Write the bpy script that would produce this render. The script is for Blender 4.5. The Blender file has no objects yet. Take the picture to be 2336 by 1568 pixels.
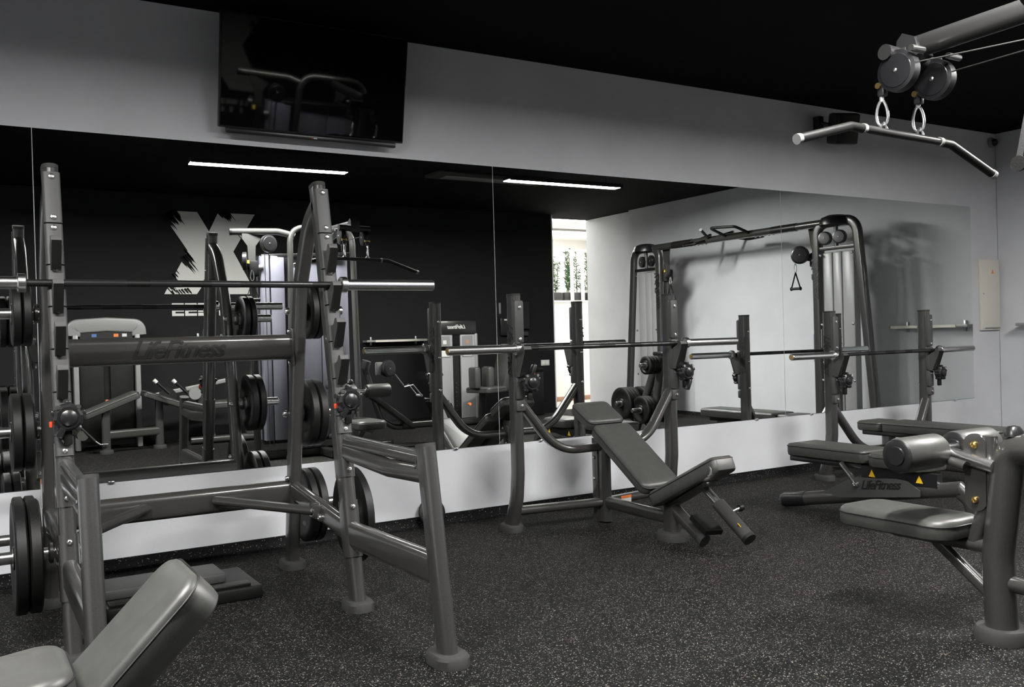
import bpy, bmesh, math, random
from math import sin, cos, tan, radians as R, pi, sqrt
from mathutils import Vector as V, Matrix as Mx
random.seed(7)
S = bpy.context.scene
C = S.collection
# ---------------------------------------------------------------- camera, world, exposure
cd = bpy.data.cameras.new('camera'); cam = bpy.data.objects.new('camera', cd); C.objects.link(cam)
cd.sensor_fit = 'HORIZONTAL'; cd.sensor_width = 36; cd.lens = 36 * 2101.5 / 2336
cd.clip_start = 0.05; cd.clip_end = 100
YAW, PITCH, ROLL = R(31.318), R(-0.449), R(-1.546)
_d = V((sin(YAW) * cos(PITCH), cos(YAW) * cos(PITCH), sin(PITCH)))
_r = V((cos(YAW), -sin(YAW), 0)); _u = _r.cross(_d)
_r2 = cos(ROLL) * _r + sin(ROLL) * _u; _u2 = -sin(ROLL) * _r + cos(ROLL) * _u
cam.matrix_world = Mx((( _r2.x, _u2.x, -_d.x, 0.0), (_r2.y, _u2.y, -_d.y, -5.156), (_r2.z, _u2.z, -_d.z, 1.166), (0, 0, 0, 1)))
S.camera = cam
w = bpy.data.worlds.new('world'); S.world = w; w.use_nodes = True
w.node_tree.nodes['Background'].inputs[0].default_value = (0, 0, 0, 1)
w.node_tree.nodes['Background'].inputs[1].default_value = 0
S.view_settings.view_transform = 'Standard'; S.view_settings.look = 'None'
S.view_settings.gamma = 1; S.view_settings.use_curve_mapping = False
S.view_settings.exposure = 0.0
LED_POWER = 350.0        # emission of the linear ceiling lamps
LOBBY_POWER = 16.0
# ---------------------------------------------------------------- materials
def mat(name, col, rough=.5, metal=0, spec=.5, coat=0, noise=None, bump=None, emit=None, trans=0):
    m = bpy.data.materials.new(name); m.use_nodes = True
    nt = m.node_tree; b = nt.nodes['Principled BSDF']
    b.inputs['Base Color'].default_value = (*col, 1); b.inputs['Roughness'].default_value = rough
    b.inputs['Metallic'].default_value = metal; b.inputs['Specular IOR Level'].default_value = spec
    b.inputs['Coat Weight'].default_value = coat; b.inputs['Coat Roughness'].default_value = .09
    b.inputs['Transmission Weight'].default_value = trans
    if emit:
        b.inputs['Emission Color'].default_value = (*emit[0], 1); b.inputs['Emission Strength'].default_value = emit[1]
    if noise or bump:
        tc = nt.nodes.new('ShaderNodeTexCoord')
        if noise:
            n = nt.nodes.new('ShaderNodeTexNoise'); n.inputs['Scale'].default_value = noise[0]; n.inputs['Detail'].default_value = 4
            nt.links.new(tc.outputs['Object'], n.inputs['Vector'])
            r = nt.nodes.new('ShaderNodeValToRGB'); f = noise[1]
            r.color_ramp.elements[0].position = .35; r.color_ramp.elements[1].position = .65
            r.color_ramp.elements[0].color = (*[c * (1 - f) for c in col], 1); r.color_ramp.elements[1].color = (*[c * (1 + f) for c in col], 1)
            nt.links.new(n.outputs['Fac'], r.inputs[0]); nt.links.new(r.outputs[0], b.inputs['Base Color'])
        if bump:
            n2 = nt.nodes.new('ShaderNodeTexNoise'); n2.inputs['Scale'].default_value = bump[0]; n2.inputs['Detail'].default_value = 3
            nt.links.new(tc.outputs['Object'], n2.inputs['Vector'])
            bp = nt.nodes.new('ShaderNodeBump'); bp.inputs['Strength'].default_value = bump[1]; bp.inputs['Distance'].default_value = .003
            nt.links.new(n2.outputs['Fac'], bp.inputs['Height']); nt.links.new(bp.outputs[0], b.inputs['Normal'])
    return m
MT = {}
MT['frame'] = mat('titanium_frame_paint', (.066, .065, .062), .29, .45, .5, .75, noise=(260, .1))
MT['frame_dark'] = mat('charcoal_frame_paint', (.028, .028, .028), .32, .5, .5, .3)
MT['liner'] = mat('grey_plastic_liner', (.052, .052, .053), .5, 0, .4, bump=(500, .15))
MT['rubber'] = mat('black_rubber', (.0045, .0045, .0045), .5, 0, .35, bump=(180, .2))
MT['plastic'] = mat('black_plastic', (.013, .013, .014), .3, 0, .5)
MT['pulley'] = mat('dark_pulley_plastic', (.0045, .0045, .0055), .42, 0, .3)
MT['foot'] = mat('grey_rubber_foot', (.036, .036, .035), .75, 0, .25, bump=(300, .2))
MT['chrome'] = mat('chrome', (.86, .86, .86), .24, 1)
MT['steel'] = mat('brushed_steel', (.52, .52, .52), .28, 1)
MT['vinyl'] = mat('charcoal_vinyl', (.05, .0505, .047), .4, 0, .5, noise=(35, .08), bump=(700, .12))
MT['shroud'] = mat('pale_grey_shroud', (.2, .2, .245), .35, 0, .5)
MT['shroud_warm'] = mat('grey_shroud', (.3, .3, .305), .35, 0, .5)
MT['silver'] = mat('silver_plastic', (.24, .24, .237), .4, .2, .5)
MT['wall'] = mat('grey_wall_paint', (.56, .57, .60), .75, 0, .25, noise=(2.2, .04), bump=(90, .15))
MT['black_wall'] = mat('black_wall_paint', (.0085, .0085, .0092), .8, 0, .25, noise=(3, .1), bump=(160, .6))
MT['ceiling'] = mat('black_ceiling_paint', (.002, .002, .002), .9, 0, .1)
MT['white'] = mat('white_paint', (.78, .77, .75), .6)
MT['print'] = mat('off_white_print', (.62, .61, .59), .6)
MT['black'] = mat('black_print', (.006, .006, .006), .5)
MT['cream'] = mat('cream_panel', (.62, .60, .54), .45)
MT['orange'] = mat('orange_sticker', (.75, .2, .05), .5)
MT['red'] = mat('orange_red_plastic', (.8, .07, .02), .4)
MT['yellow'] = mat('yellow_sticker', (.8, .52, .02), .5)
MT['label'] = mat('white_label', (.6, .6, .58), .5)
MT['blue'] = mat('blue_sticker', (.08, .16, .4), .5)
MT['tile'] = mat('pale_floor_tile', (.5, .48, .46), .35, noise=(4, .06))
MT['wood'] = mat('brown_wood_trim', (.35, .2, .13), .5, noise=(9, .2))
MT['screen'] = mat('black_glass_screen', (.003, .003, .0035), .03, 0, .18)
MT['brass'] = mat('brass_bolt', (.7, .5, .2), .3, 1)
MT['leaf'] = mat('green_leaf', (.03, .075, .025), .5, noise=(30, .4))
MT['wire'] = mat('steel_cable', (.02, .02, .02), .5, 0, .3)
MT['led'] = mat('led_diffuser', (.9, .9, .9), .5, emit=((1, .985, .95), LED_POWER))
MT['added_lobby_lamp'] = mat('added_lobby_lamp_glass', (.9, .9, .9), .5, emit=((1, .97, .92), LOBBY_POWER))
m = bpy.data.materials.new('mirror_glass'); m.use_nodes = True; MT['mirror'] = m
b = m.node_tree.nodes['Principled BSDF']; b.inputs['Base Color'].default_value = (.86, .885, .87, 1)
b.inputs['Metallic'].default_value = 1; b.inputs['Roughness'].default_value = 0.0
m = bpy.data.materials.new('clear_glass'); m.use_nodes = True; MT['glass'] = m
b = m.node_tree.nodes['Principled BSDF']; b.inputs['Base Color'].default_value = (.8, .9, .87, 1)
b.inputs['Transmission Weight'].default_value = 1; b.inputs['Roughness'].default_value = .03; b.inputs['IOR'].default_value = 1.45
def speckle(name, base, dens, scale, rough=.8, br=.35):
    m = bpy.data.materials.new(name); m.use_nodes = True; nt = m.node_tree; b = nt.nodes['Principled BSDF']
    tc = nt.nodes.new('ShaderNodeTexCoord')
    vo = nt.nodes.new('ShaderNodeTexVoronoi'); vo.inputs['Scale'].default_value = scale
    nt.links.new(tc.outputs['Object'], vo.inputs['Vector'])
    sep = nt.nodes.new('ShaderNodeSeparateColor'); nt.links.new(vo.outputs['Color'], sep.inputs[0])
    gt = nt.nodes.new('ShaderNodeMath'); gt.operation = 'GREATER_THAN'; gt.inputs[1].default_value = 1 - dens
    nt.links.new(sep.outputs[0], gt.inputs[0])
    lt = nt.nodes.new('ShaderNodeMath'); lt.operation = 'LESS_THAN'; lt.inputs[1].default_value = .42
    nt.links.new(vo.outputs['Distance'], lt.inputs[0])
    mu = nt.nodes.new('ShaderNodeMath'); mu.operation = 'MULTIPLY'
    nt.links.new(gt.outputs[0], mu.inputs[0]); nt.links.new(lt.outputs[0], mu.inputs[1])
    tone = nt.nodes.new('ShaderNodeValToRGB'); e = tone.color_ramp
    e.elements[0].color = (br * .3, br * .28, br * .25, 1); e.elements[1].color = (br * 2.6, br * 2.5, br * 2.3, 1)
    k = e.elements.new(.35); k.color = (br * .5, br * .56, br * .62, 1); k = e.elements.new(.7); k.color = (br * 1.0, br * .82, br * .66, 1)
    nt.links.new(sep.outputs[1], tone.inputs[0])
    no = nt.nodes.new('ShaderNodeTexNoise'); no.inputs['Scale'].default_value = 1.3; no.inputs['Detail'].default_value = 5
    nt.links.new(tc.outputs['Object'], no.inputs['Vector'])
    br2 = nt.nodes.new('ShaderNodeValToRGB'); br2.color_ramp.elements[0].color = (*[c * .8 for c in base], 1); br2.color_ramp.elements[1].color = (*[c * 1.25 for c in base], 1)
    br2.color_ramp.elements[0].position = .3; br2.color_ramp.elements[1].position = .7
    nt.links.new(no.outputs['Fac'], br2.inputs[0])
    mx = nt.nodes.new('ShaderNodeMix'); mx.data_type = 'RGBA'
    nt.links.new(mu.outputs[0], mx.inputs['Factor']); nt.links.new(br2.outputs[0], mx.inputs['A']); nt.links.new(tone.outputs[0], mx.inputs['B'])
    nt.links.new(mx.outputs['Result'], b.inputs['Base Color'])
    b.inputs['Roughness'].default_value = rough; b.inputs['Specular IOR Level'].default_value = .15
    bp = nt.nodes.new('ShaderNodeBump'); bp.inputs['Strength'].default_value = .35; bp.inputs['Distance'].default_value = .002
    nt.links.new(vo.outputs['Distance'], bp.inputs['Height']); nt.links.new(bp.outputs[0], b.inputs['Normal'])
    MT[name] = m
speckle('rubber_floor', (.0028, .0028, .0027), .42, 175, .78, .1)
speckle('rubber_base', (.0035, .0035, .004), .16, 150, .6, .09)
# off-white wall print with brush-stroke gaps
m = bpy.data.materials.new('brushed_print'); m.use_nodes = True; MT['brush'] = m
nt = m.node_tree; b = nt.nodes['Principled BSDF']; b.inputs['Roughness'].default_value = .65
tc = nt.nodes.new('ShaderNodeTexCoord')
mp = nt.nodes.new('ShaderNodeMapping'); mp.inputs['Rotation'].default_value = (0, R(-38), 0); mp.inputs['Scale'].default_value = (3.2, 1, 15)
n1 = nt.nodes.new('ShaderNodeTexNoise'); n1.inputs['Scale'].default_value = 1.6; n1.inputs['Detail'].default_value = 5; n1.inputs['Roughness'].default_value = .65
n2 = nt.nodes.new('ShaderNodeTexNoise'); n2.inputs['Scale'].default_value = 2.3; n2.inputs['Detail'].default_value = 1
nt.links.new(tc.outputs['Object'], mp.inputs[0]); nt.links.new(mp.outputs[0], n1.inputs['Vector']); nt.links.new(tc.outputs['Object'], n2.inputs['Vector'])
ad = nt.nodes.new('ShaderNodeMath'); ad.operation = 'MULTIPLY'
nt.links.new(n1.outputs['Fac'], ad.inputs[0]); nt.links.new(n2.outputs['Fac'], ad.inputs[1])
rp = nt.nodes.new('ShaderNodeValToRGB'); rp.color_ramp.elements[0].position = .335; rp.color_ramp.elements[1].position = .345
rp.color_ramp.elements[0].color = (.62, .61, .59, 1); rp.color_ramp.elements[1].color = (.025, .025, .027, 1)
nt.links.new(ad.outputs[0], rp.inputs[0]); nt.links.new(rp.outputs[0], b.inputs['Base Color'])
# ---------------------------------------------------------------- mesh helpers
def rr(w_, h_, r, n=4):
    r = min(r, w_ / 2 - 1e-5, h_ / 2 - 1e-5); out = []
    for cx, cy, a0 in ((w_ / 2 - r, h_ / 2 - r, 0), (-w_ / 2 + r, h_ / 2 - r, 90), (-w_ / 2 + r, -h_ / 2 + r, 180), (w_ / 2 - r, -h_ / 2 + r, 270)):
        for k in range(n + 1):
            a = R(a0 + 90 * k / n); out.append((cx + r * cos(a), cy + r * sin(a)))
    return out
def oval(w_, h_, n=5): return rr(w_, h_, min(w_, h_) / 2, n)
def circ(r, n=16): return [(r * cos(2 * pi * k / n), r * sin(2 * pi * k / n)) for k in range(n)]
def fillet(pts, r, n=6):
    pts = [V(p) for p in pts]; out = [pts[0]]
    for i in range(1, len(pts) - 1):
        a, p, c = pts[i - 1], pts[i], pts[i + 1]
        u, v = (a - p), (c - p); lu, lv = u.length, v.length; u.normalize(); v.normalize()
        ang = u.angle(v)
        if ang > pi - .02: out.append(p); continue
        rad = r[i - 1] if isinstance(r, (list, tuple)) else r
        t = min(rad / tan(ang / 2), lu * .49, lv * .49)
        p0, p1 = p + u * t, p + v * t
        for k in range(n + 1):
            s = k / n; out.append((p0 * (1 - s) + p * s) * (1 - s) + (p * (1 - s) + p1 * s) * s)
    out.append(pts[-1]); return out
class G:
    def __init__(s): s.v = []; s.f = []
    def add(s, vs, fs):
        o = len(s.v); s.v += [V(q) for q in vs]; s.f += [tuple(i + o for i in q) for q in fs]; return s
    def box(s, c, size, bev=0, rot=None):
        bm = bmesh.new(); bmesh.ops.create_cube(bm, size=1)
        for q in bm.verts: q.co = V((q.co.x * size[0], q.co.y * size[1], q.co.z * size[2]))
        if bev: bmesh.ops.bevel(bm, geom=bm.edges[:], offset=bev, segments=2, affect='EDGES', profile=.5)
        bm.verts.index_update(); c = V(c)
        vs = [(rot @ q.co if rot else q.co) + c for q in bm.verts]; fs = [[q.index for q in f.verts] for f in bm.faces]
        bm.free(); return s.add(vs, fs)
    def sweep(s, path, prof, ref=(1, 0, 0), cap=True, closed=False):
        path = [V(p) for p in path]; ref = V(ref); n = len(path); k = len(prof); vs = []; scale = None
        for i, p in enumerate(path):
            if closed: t = path[(i + 1) % n] - path[i - 1]
            else: t = path[min(i + 1, n - 1)] - path[max(i - 1, 0)]
            t.normalize(); a = ref - t * ref.dot(t)
            if a.length < 1e-4: a = V((0, 1, 0)) - t * t.y
            a.normalize(); b = t.cross(a)
            vs += [p + a * x + b * y for x, y in prof]
        fs = []
        for i in range(n if closed else n - 1):
            j = (i + 1) % n
            for q in range(k): fs.append((i * k + q, i * k + (q + 1) % k, j * k + (q + 1) % k, j * k + q))
        if cap and not closed: fs.append(tuple(range(k - 1, -1, -1))); fs.append(tuple((n - 1) * k + q for q in range(k)))
        return s.add(vs, fs)
    def cyl(s, p0, p1, r, n=18, r1=None):
        p0, p1 = V(p0), V(p1); t = (p1 - p0).normalized(); a = t.orthogonal().normalized(); b = t.cross(a); r1 = r if r1 is None else r1
        vs = [p0 + (a * cos(2 * pi * k / n) + b * sin(2 * pi * k / n)) * r for k in range(n)] + [p1 + (a * cos(2 * pi * k / n) + b * sin(2 * pi * k / n)) * r1 for k in range(n)]
        fs = [(k, (k + 1) % n, n + (k + 1) % n, n + k) for k in range(n)] + [tuple(range(n - 1, -1, -1)), tuple(range(n, 2 * n))]
        return s.add(vs, fs)
    def lathe(s, prof, o, d, n=28, closed=False):
        o, d = V(o), V(d).normalized(); a = d.orthogonal().normalized(); b = d.cross(a); k = len(prof); vs = []
        for i in range(n):
            c = a * cos(2 * pi * i / n) + b * sin(2 * pi * i / n); vs += [o + c * max(r, 1e-4) + d * h for r, h in prof]
        fs = []
        for i in range(n):
            j = (i + 1) % n
            for q in range(k if closed else k - 1):
                z = (q + 1) % k; fs.append((i * k + q, j * k + q, j * k + z, i * k + z))
        return s.add(vs, fs)
    def prism(s, poly, o, u, v, th):
        o, u, v = V(o), V(u).normalized(), V(v).normalized(); w_ = u.cross(v); k = len(poly)
        vs = [o + u * x + v * y - w_ * th / 2 for x, y in poly] + [o + u * x + v * y + w_ * th / 2 for x, y in poly]
        fs = [tuple(range(k - 1, -1, -1)), tuple(range(k, 2 * k))] + [(q, (q + 1) % k, k + (q + 1) % k, k + q) for q in range(k)]
        return s.add(vs, fs)
    def pad(s, o, u, v, L, W, T, rc=.05, e=.025, taper=0):
        # cushion: o centre of underside, u length axis, v width axis, thickness along u x v
        o, u, v = V(o), V(u).normalized(), V(v).normalized(); w_ = u.cross(v); rings = [(0, .012), (.006, .004), (T * .3, 0), (T - e, 0), (T - e * .5, e * .13), (T - e * .13, e * .5), (T, e * 1.1), (T + .004, e * 2.2)]
        vs = []; k = None
        for h, ins in rings:
            p = rr(L - 2 * ins, W - 2 * ins, max(rc - ins, .004), 6); k = len(p)
            vs += [o + u * x + v * (y * (1 - taper * (x / L + .5))) + w_ * h for x, y in p]
        fs = []
        for i in range(len(rings) - 1):
            for q in range(k): fs.append((i * k + q, i * k + (q + 1) % k, (i + 1) * k + (q + 1) % k, (i + 1) * k + q))
        fs += [tuple(range(k - 1, -1, -1)), tuple((len(rings) - 1) * k + q for q in range(k))]
        p = rr(L, W, max(rc, .004), 6); h = T - e * .85
        s.pipe = [o + u * x * 1.002 + v * (y * (1 - taper * (x / L + .5))) * 1.002 + w_ * h for x, y in p]
        return s.add(vs, fs)
def mesh(name, g, m, inv=None, ang=38):
    me = bpy.data.meshes.new(name)
    me.from_pydata([inv @ q if inv else q for q in g.v], [], g.f); me.validate(); me.update()
    bm = bmesh.new(); bm.from_mesh(me); bmesh.ops.recalc_face_normals(bm, faces=bm.faces); bm.to_mesh(me); bm.free()
    me.materials.append(MT[m]); me.shade_smooth(); me.set_sharp_from_angle(angle=R(ang)); return me
def link(name, me, parent=None):
    o = bpy.data.objects.new(name, me); C.objects.link(o)
    if parent is not None: o.parent = parent
    return o
def thing(name, label, cat, loc=(0, 0, 0), rz=0, group=None):
    o = link(name, None); o.empty_display_size = .1
    o.location = loc; o.rotation_euler = (0, 0, rz); o['label'] = label; o['category'] = cat
    if group: o['group'] = group
    o['_loc'] = tuple(loc); o['_rz'] = rz
    return o
def tmat(t): return Mx.Translation(V(t['_loc'])) @ Mx.Rotation(t['_rz'], 4, 'Z')
def part(t, name, g, m, sub=None, local=False, label=None, ang=38):
    me = mesh(name, g, m, None if local else tmat(t).inverted(), ang)
    o = link(name, me, sub if sub else t)
    if label: o['label'] = label
    if getattr(g, 'pipe', None) and sub is None:
        n_ = (g.pipe[1] - g.pipe[0]).cross(g.pipe[len(g.pipe) // 2] - g.pipe[0]); link('piping', mesh('piping', G().sweep(g.pipe, circ(.0028, 6), n_, closed=True), 'black', None if local else tmat(t).inverted()), o)
    return o
def solo(name, g, m, label, cat, group=None, ang=38):
    o0 = sum(g.v, V()) / len(g.v); o0.z = min(q.z for q in g.v)
    o = link(name, mesh(name, g, m, Mx.Translation(-o0), ang)); o.location = o0
    o['label'] = label; o['category'] = cat
    if group: o['group'] = group
    return o
def struct(name, g, m, parent=None):
    o = link(name, mesh(name, g, m), parent)
    if parent is None: o['kind'] = 'structure'
    return o
_bolts = {}
def bolt(t, p, d, r=.011, m='chrome', name='bolt', sub=None):
    key = (round(r, 4), m)
    if key not in _bolts:
        _bolts[key] = mesh('bolt', G().lathe([(0, .5 * r), (.35 * r, .5 * r), (.42 * r, .75 * r), (.8 * r, .62 * r), (r, .2 * r), (r, -.3 * r)], (0, 0, 0), (0, 0, 1), 14), m)
    o = link(name, _bolts[key], t)
    q = V(d).normalized().to_track_quat('Z', 'Y').to_matrix().to_4x4()
    o.matrix_local = tmat(t).inverted() @ (Mx.Translation(V(p)) @ q)
    if sub:
        o.parent = sub
    return o
def text(t, s, size, o, right, up, m='black', shear=.3, ext=.0012, name='lettering', sub=None, space=1.0):
    cu = bpy.data.curves.new('txt', 'FONT'); cu.body = s; cu.size = size; cu.shear = shear; cu.extrude = ext
    cu.align_x = 'CENTER'; cu.align_y = 'CENTER'; cu.space_character = space; cu.offset = size * .012
    ob = bpy.data.objects.new('txt', cu); C.objects.link(ob)
    dg = bpy.context.evaluated_depsgraph_get(); me = bpy.data.meshes.new_from_object(ob.evaluated_get(dg))
    bpy.data.objects.remove(ob); me.materials.clear(); me.materials.append(MT[m]); me.name = name
    u, v = V(right).normalized(), V(up).normalized(); n = u.cross(v); o = V(o)
    M4 = Mx(((u.x, v.x, n.x, o.x), (u.y, v.y, n.y, o.y), (u.z, v.z, n.z, o.z), (0, 0, 0, 1)))
    me.transform(tmat(t).inverted() @ M4 if t is not None else M4)
    return link(name, me, sub if sub else t)
def logo(t, o, right, up, size, m='black', sub=None):
    # script-like maker's lettering: slanted text with the long L foot stroke
    ob = text(t, 'LifeFitness', size, o, right, up, m, .42, name='lettering', sub=sub, space=.88)
    return ob
def foot(t, x, y, lx=.11, ly=.17, h=.042, m='foot'):
    g = G(); L = rr(lx, ly, min(lx, ly) / 2, 6); k = len(L)
    vs = []; rings = [(0, .0), (h * .75, 0), (h, .008)]
    for z, i in rings: vs += [(x + a * (1 - 2 * i / lx), y + b * (1 - 2 * i / ly), z) for a, b in L]
    fs = [(r * k + q, r * k + (q + 1) % k, (r + 1) * k + (q + 1) % k, (r + 1) * k + q) for r in range(2) for q in range(k)] + [tuple(range(k - 1, -1, -1)), tuple(2 * k + q for q in range(k))]
    g.add(vs, fs); return part(t, 'foot', g, m)
X, Y, Z = (1, 0, 0), (0, 1, 0), (0, 0, 1)
TUBE = oval(.06, .10)
# ---------------------------------------------------------------- lamps the room has
LAMPS = []
def lamp(x0, y0, x1, y1, z, label):
    t = thing('linear_lamp', label, 'ceiling lamp', ((x0 + x1) / 2, (y0 + y1) / 2, z), 0, 'linear ceiling lamps')
    a, b = V((x0, y0, z)), V((x1, y1, z)); d = (b - a).normalized(); s = d.cross(V(Z))
    g = G().sweep([a, b], [(-.074, 0), (-.074, -.045), (.074, -.045), (.074, 0), (.07, 0), (.07, -.011), (-.07, -.011), (-.07, 0)], s); part(t, 'housing', g, 'plastic')
    part(t, 'diffuser', G().sweep([a + d * .006, b - d * .006], [(-.0695, -.0105), (-.0695, -.006), (.0695, -.006), (.0695, -.0105)], s), 'led')
    for f in (.12, .88):
        p = a.lerp(b, f); part(t, 'suspension_wire', G().cyl(p + V((0, 0, .03)), (p.x, p.y, 2.99), .0025, 6), 'wire')
lamp(1.91, -3.58, 3.41, -3.51, 2.83, 'glowing linear lamp hung before the wall with the white X')
lamp(5.12, -3.28, 6.61, -3.25, 2.83, 'glowing linear lamp hung before the bright doorway')
lamp(-1.32, -3.2, .18, -3.2, 2.83, 'linear lamp hung above the grey incline utility bench')
# ---------------------------------------------------------------- room
H = 2.993
struct('floor', G().box((2.85, -3.35, -.05), (11.9, 6.7, .1)), 'rubber_floor')
struct('ceiling', G().box((2.9, -3.35, H + .05), (12.2, 7.0, .1)), 'ceiling')
struct('wall_mirror_side', G().box((2.9, .106, 1.5), (12.2, .2, 3.1)), 'wall')
struct('wall_right', G().box((8.76, -2.82, 1.5), (.2, 5.64, 3.1)).box((8.86, -6.25, 1.5), (.2, 1.22, 3.1)), 'wall')
struct('wall_left', G().box((-3.1, -3.3, 1.5), (.2, 6.9, 3.1)), 'wall')
struct('wall_black', G().box((2.415, -6.6, 1.5), (10.83, .286, 3.1)), 'black_wall')
prof = [(0, 0), (.034, 0), (.022, .006), (.013, .018), (.011, .068), (0, .068)]
struct('baseboard_mirror_side', G().prism(prof, (2.83, .004, 0), (0, -1, 0), Z, 11.65), 'rubber_base')
struct('baseboard_right', G().prism(prof, (8.658, -2.83, 0), (-1, 0, 0), Z, 5.6), 'rubber_base')
struct('baseboard_black', G().prism(prof, (2.4, -6.455, 0), (0, 1, 0), Z, 10.85), 'rubber_base')
# mirror panels
ex = [-2.284, .370, 3.024, 5.678, 8.225]
lab = ['large wall mirror panel on the wall left of the squat rack', 'large wall mirror panel behind the squat rack', 'large wall mirror panel behind the incline bench', 'large wall mirror panel beside the cream electric panel']
for i in range(4):
    t = thing('wall_mirror', lab[i], 'mirror', ((ex[i] + ex[i + 1]) / 2, 0, .468), 0, 'wall mirror panels')
    w_ = ex[i + 1] - ex[i] - .004; cx = (ex[i] + ex[i + 1]) / 2
    part(t, 'glass', G().box((cx, .003, 1.369), (w_, .006, 1.802)), 'mirror')
    for fx in (.12, .88):
        part(t, 'mirror_clip', G().box((ex[i] + w_ * fx, -.002, .466), (.03, .012, .012), .003), 'chrome')
# ---------------------------------------------------------------- television
t = thing('television', 'black flat television tilted down on the grey wall above the mirrors', 'television', (1.8, -.05, 2.34))
u = V(X); n0 = V((0, -(.59), -.115)).normalized(); up = V((0, -.115, .59)).normalized(); c = V((1.805, -.142, 2.64))
rot = Mx((u, -n0, up)).transposed()
part(t, 'housing', G().box(c, (1.086, .034, .605), .006, rot), 'plastic')
part(t, 'screen', G().box(c + n0 * .0185, (1.07, .003, .585), 0, rot), 'screen')
part(t, 'rear_cover', G().box(c - n0 * .035 - up * .05, (.8, .045, .42), .015, rot), 'plastic')
part(t, 'lower_back_shade', G().box(c - up * .318 - n0 * .004, (1.0, .03, .028), .006, rot), 'plastic')  # dark strip stands for the thick lower back and the shade below the screen
part(t, 'wall_bracket', G().box((1.8, -.035, 2.66), (.5, .07, .12), .005), 'plastic')
g = G().box(c - up * .3195 + n0 * .0125, (.02, .003, .006), 0, rot); part(t, 'badge', g, 'label')
part(t, 'indicator', G().box(c - up * .3195 + n0 * .0125 - u * .017, (.006, .003, .006), 0, rot), 'red')
# ---------------------------------------------------------------- loudspeaker, camera, panel, shelves
t = thing('loudspeaker', 'black wall loudspeaker on bracket high on the grey wall', 'loudspeaker', (6.2, 0, 2.65))
rot = Mx.Rotation(R(-22), 3, 'Z') @ Mx.Rotation(R(14), 3, 'X')
part(t, 'cabinet', G().box((6.2, -.2, 2.77), (.2, .17, .25), .025, rot), 'plastic')
part(t, 'grille', G().box(V((6.2, -.2, 2.77)) + rot @ V((0, -.087, 0)), (.175, .006, .225), .002, rot), 'rubber')
part(t, 'bracket', G().box((6.11, -.03, 2.84), (.05, .07, .11), .006).cyl((6.11, -.05, 2.84), (6.17, -.16, 2.8), .014), 'plastic')
t = thing('security_camera', 'small black and white dome camera in the upper wall corner', 'camera', (8.58, -.04, 2.89))
part(t, 'base', G().lathe([(0, 0), (.045, 0), (.05, .02), (.04, .035), (0, .035)], (8.58, 0.005, 2.9), (0, -1, 0), 20), 'silver')
part(t, 'dome', G().lathe([(.036, .03), (.033, .05), (.02, .068), (0, .073)], (8.58, 0.005, 2.9), (0, -1, 0), 20), 'plastic')
t = thing('electric_panel', 'cream electric panel door with orange warning triangle beside the mirror', 'electric panel', (8.485, 0, 1.1))
part(t, 'frame', G().box((8.485, -.008, 1.44), (.305, .028, .675), .004), 'cream')
part(t, 'door', G().box((8.485, -.024, 1.445), (.285, .008, .65), .003), 'cream')
part(t, 'warning_sticker', G().prism([(-.02, -.018), (.02, -.018), (0, .02)], (8.515, -.0285, 1.66), X, Z, .002), 'orange')
part(t, 'bottom_rail', G().box((8.495, -.03, 1.123), (.24, .008, .01), .002), 'silver')
part(t, 'lock', G().cyl((8.365, -.026, 1.45), (8.365, -.034, 1.45), .008, 10), 'steel')
def shelf(o, d, n, L, label):
    o, d, n = V(o), V(d), V(n); t = thing('wall_shelf', label, 'wall shelf', o + d * L / 2, 0, 'wall shelves')
    part(t, 'board', G().sweep([o + n * .075, o + n * .075 + d * L], rr(.15, .028, .004, 2), n), 'silver')
    part(t, 'front_strip', G().sweep([o + n * .153 + d * .12, o + n * .153 + d * (L - .02)], rr(.006, .03, .002, 1), n), 'cream')
    for f in (.12, .86):
        p = o + d * L * f; part(t, 'bracket', G().box(p + n * .012, (.026 if abs(d.x) > .5 else .03, .026 if abs(d.y) > .5 else .03, .11), .003), 'steel')
shelf((8.66, -.24, 1.15), (0, -1, 0), (-1, 0, 0), .88, 'narrow silver wall shelf on the grey wall by the cable crossover')
shelf((4.72, -6.457, 1.15), X, Y, .9, 'narrow silver wall shelf on the black wall')
shelf((2.47, -6.457, 1.25), X, Y, .85, 'narrow silver wall shelf under the white X print')
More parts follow.
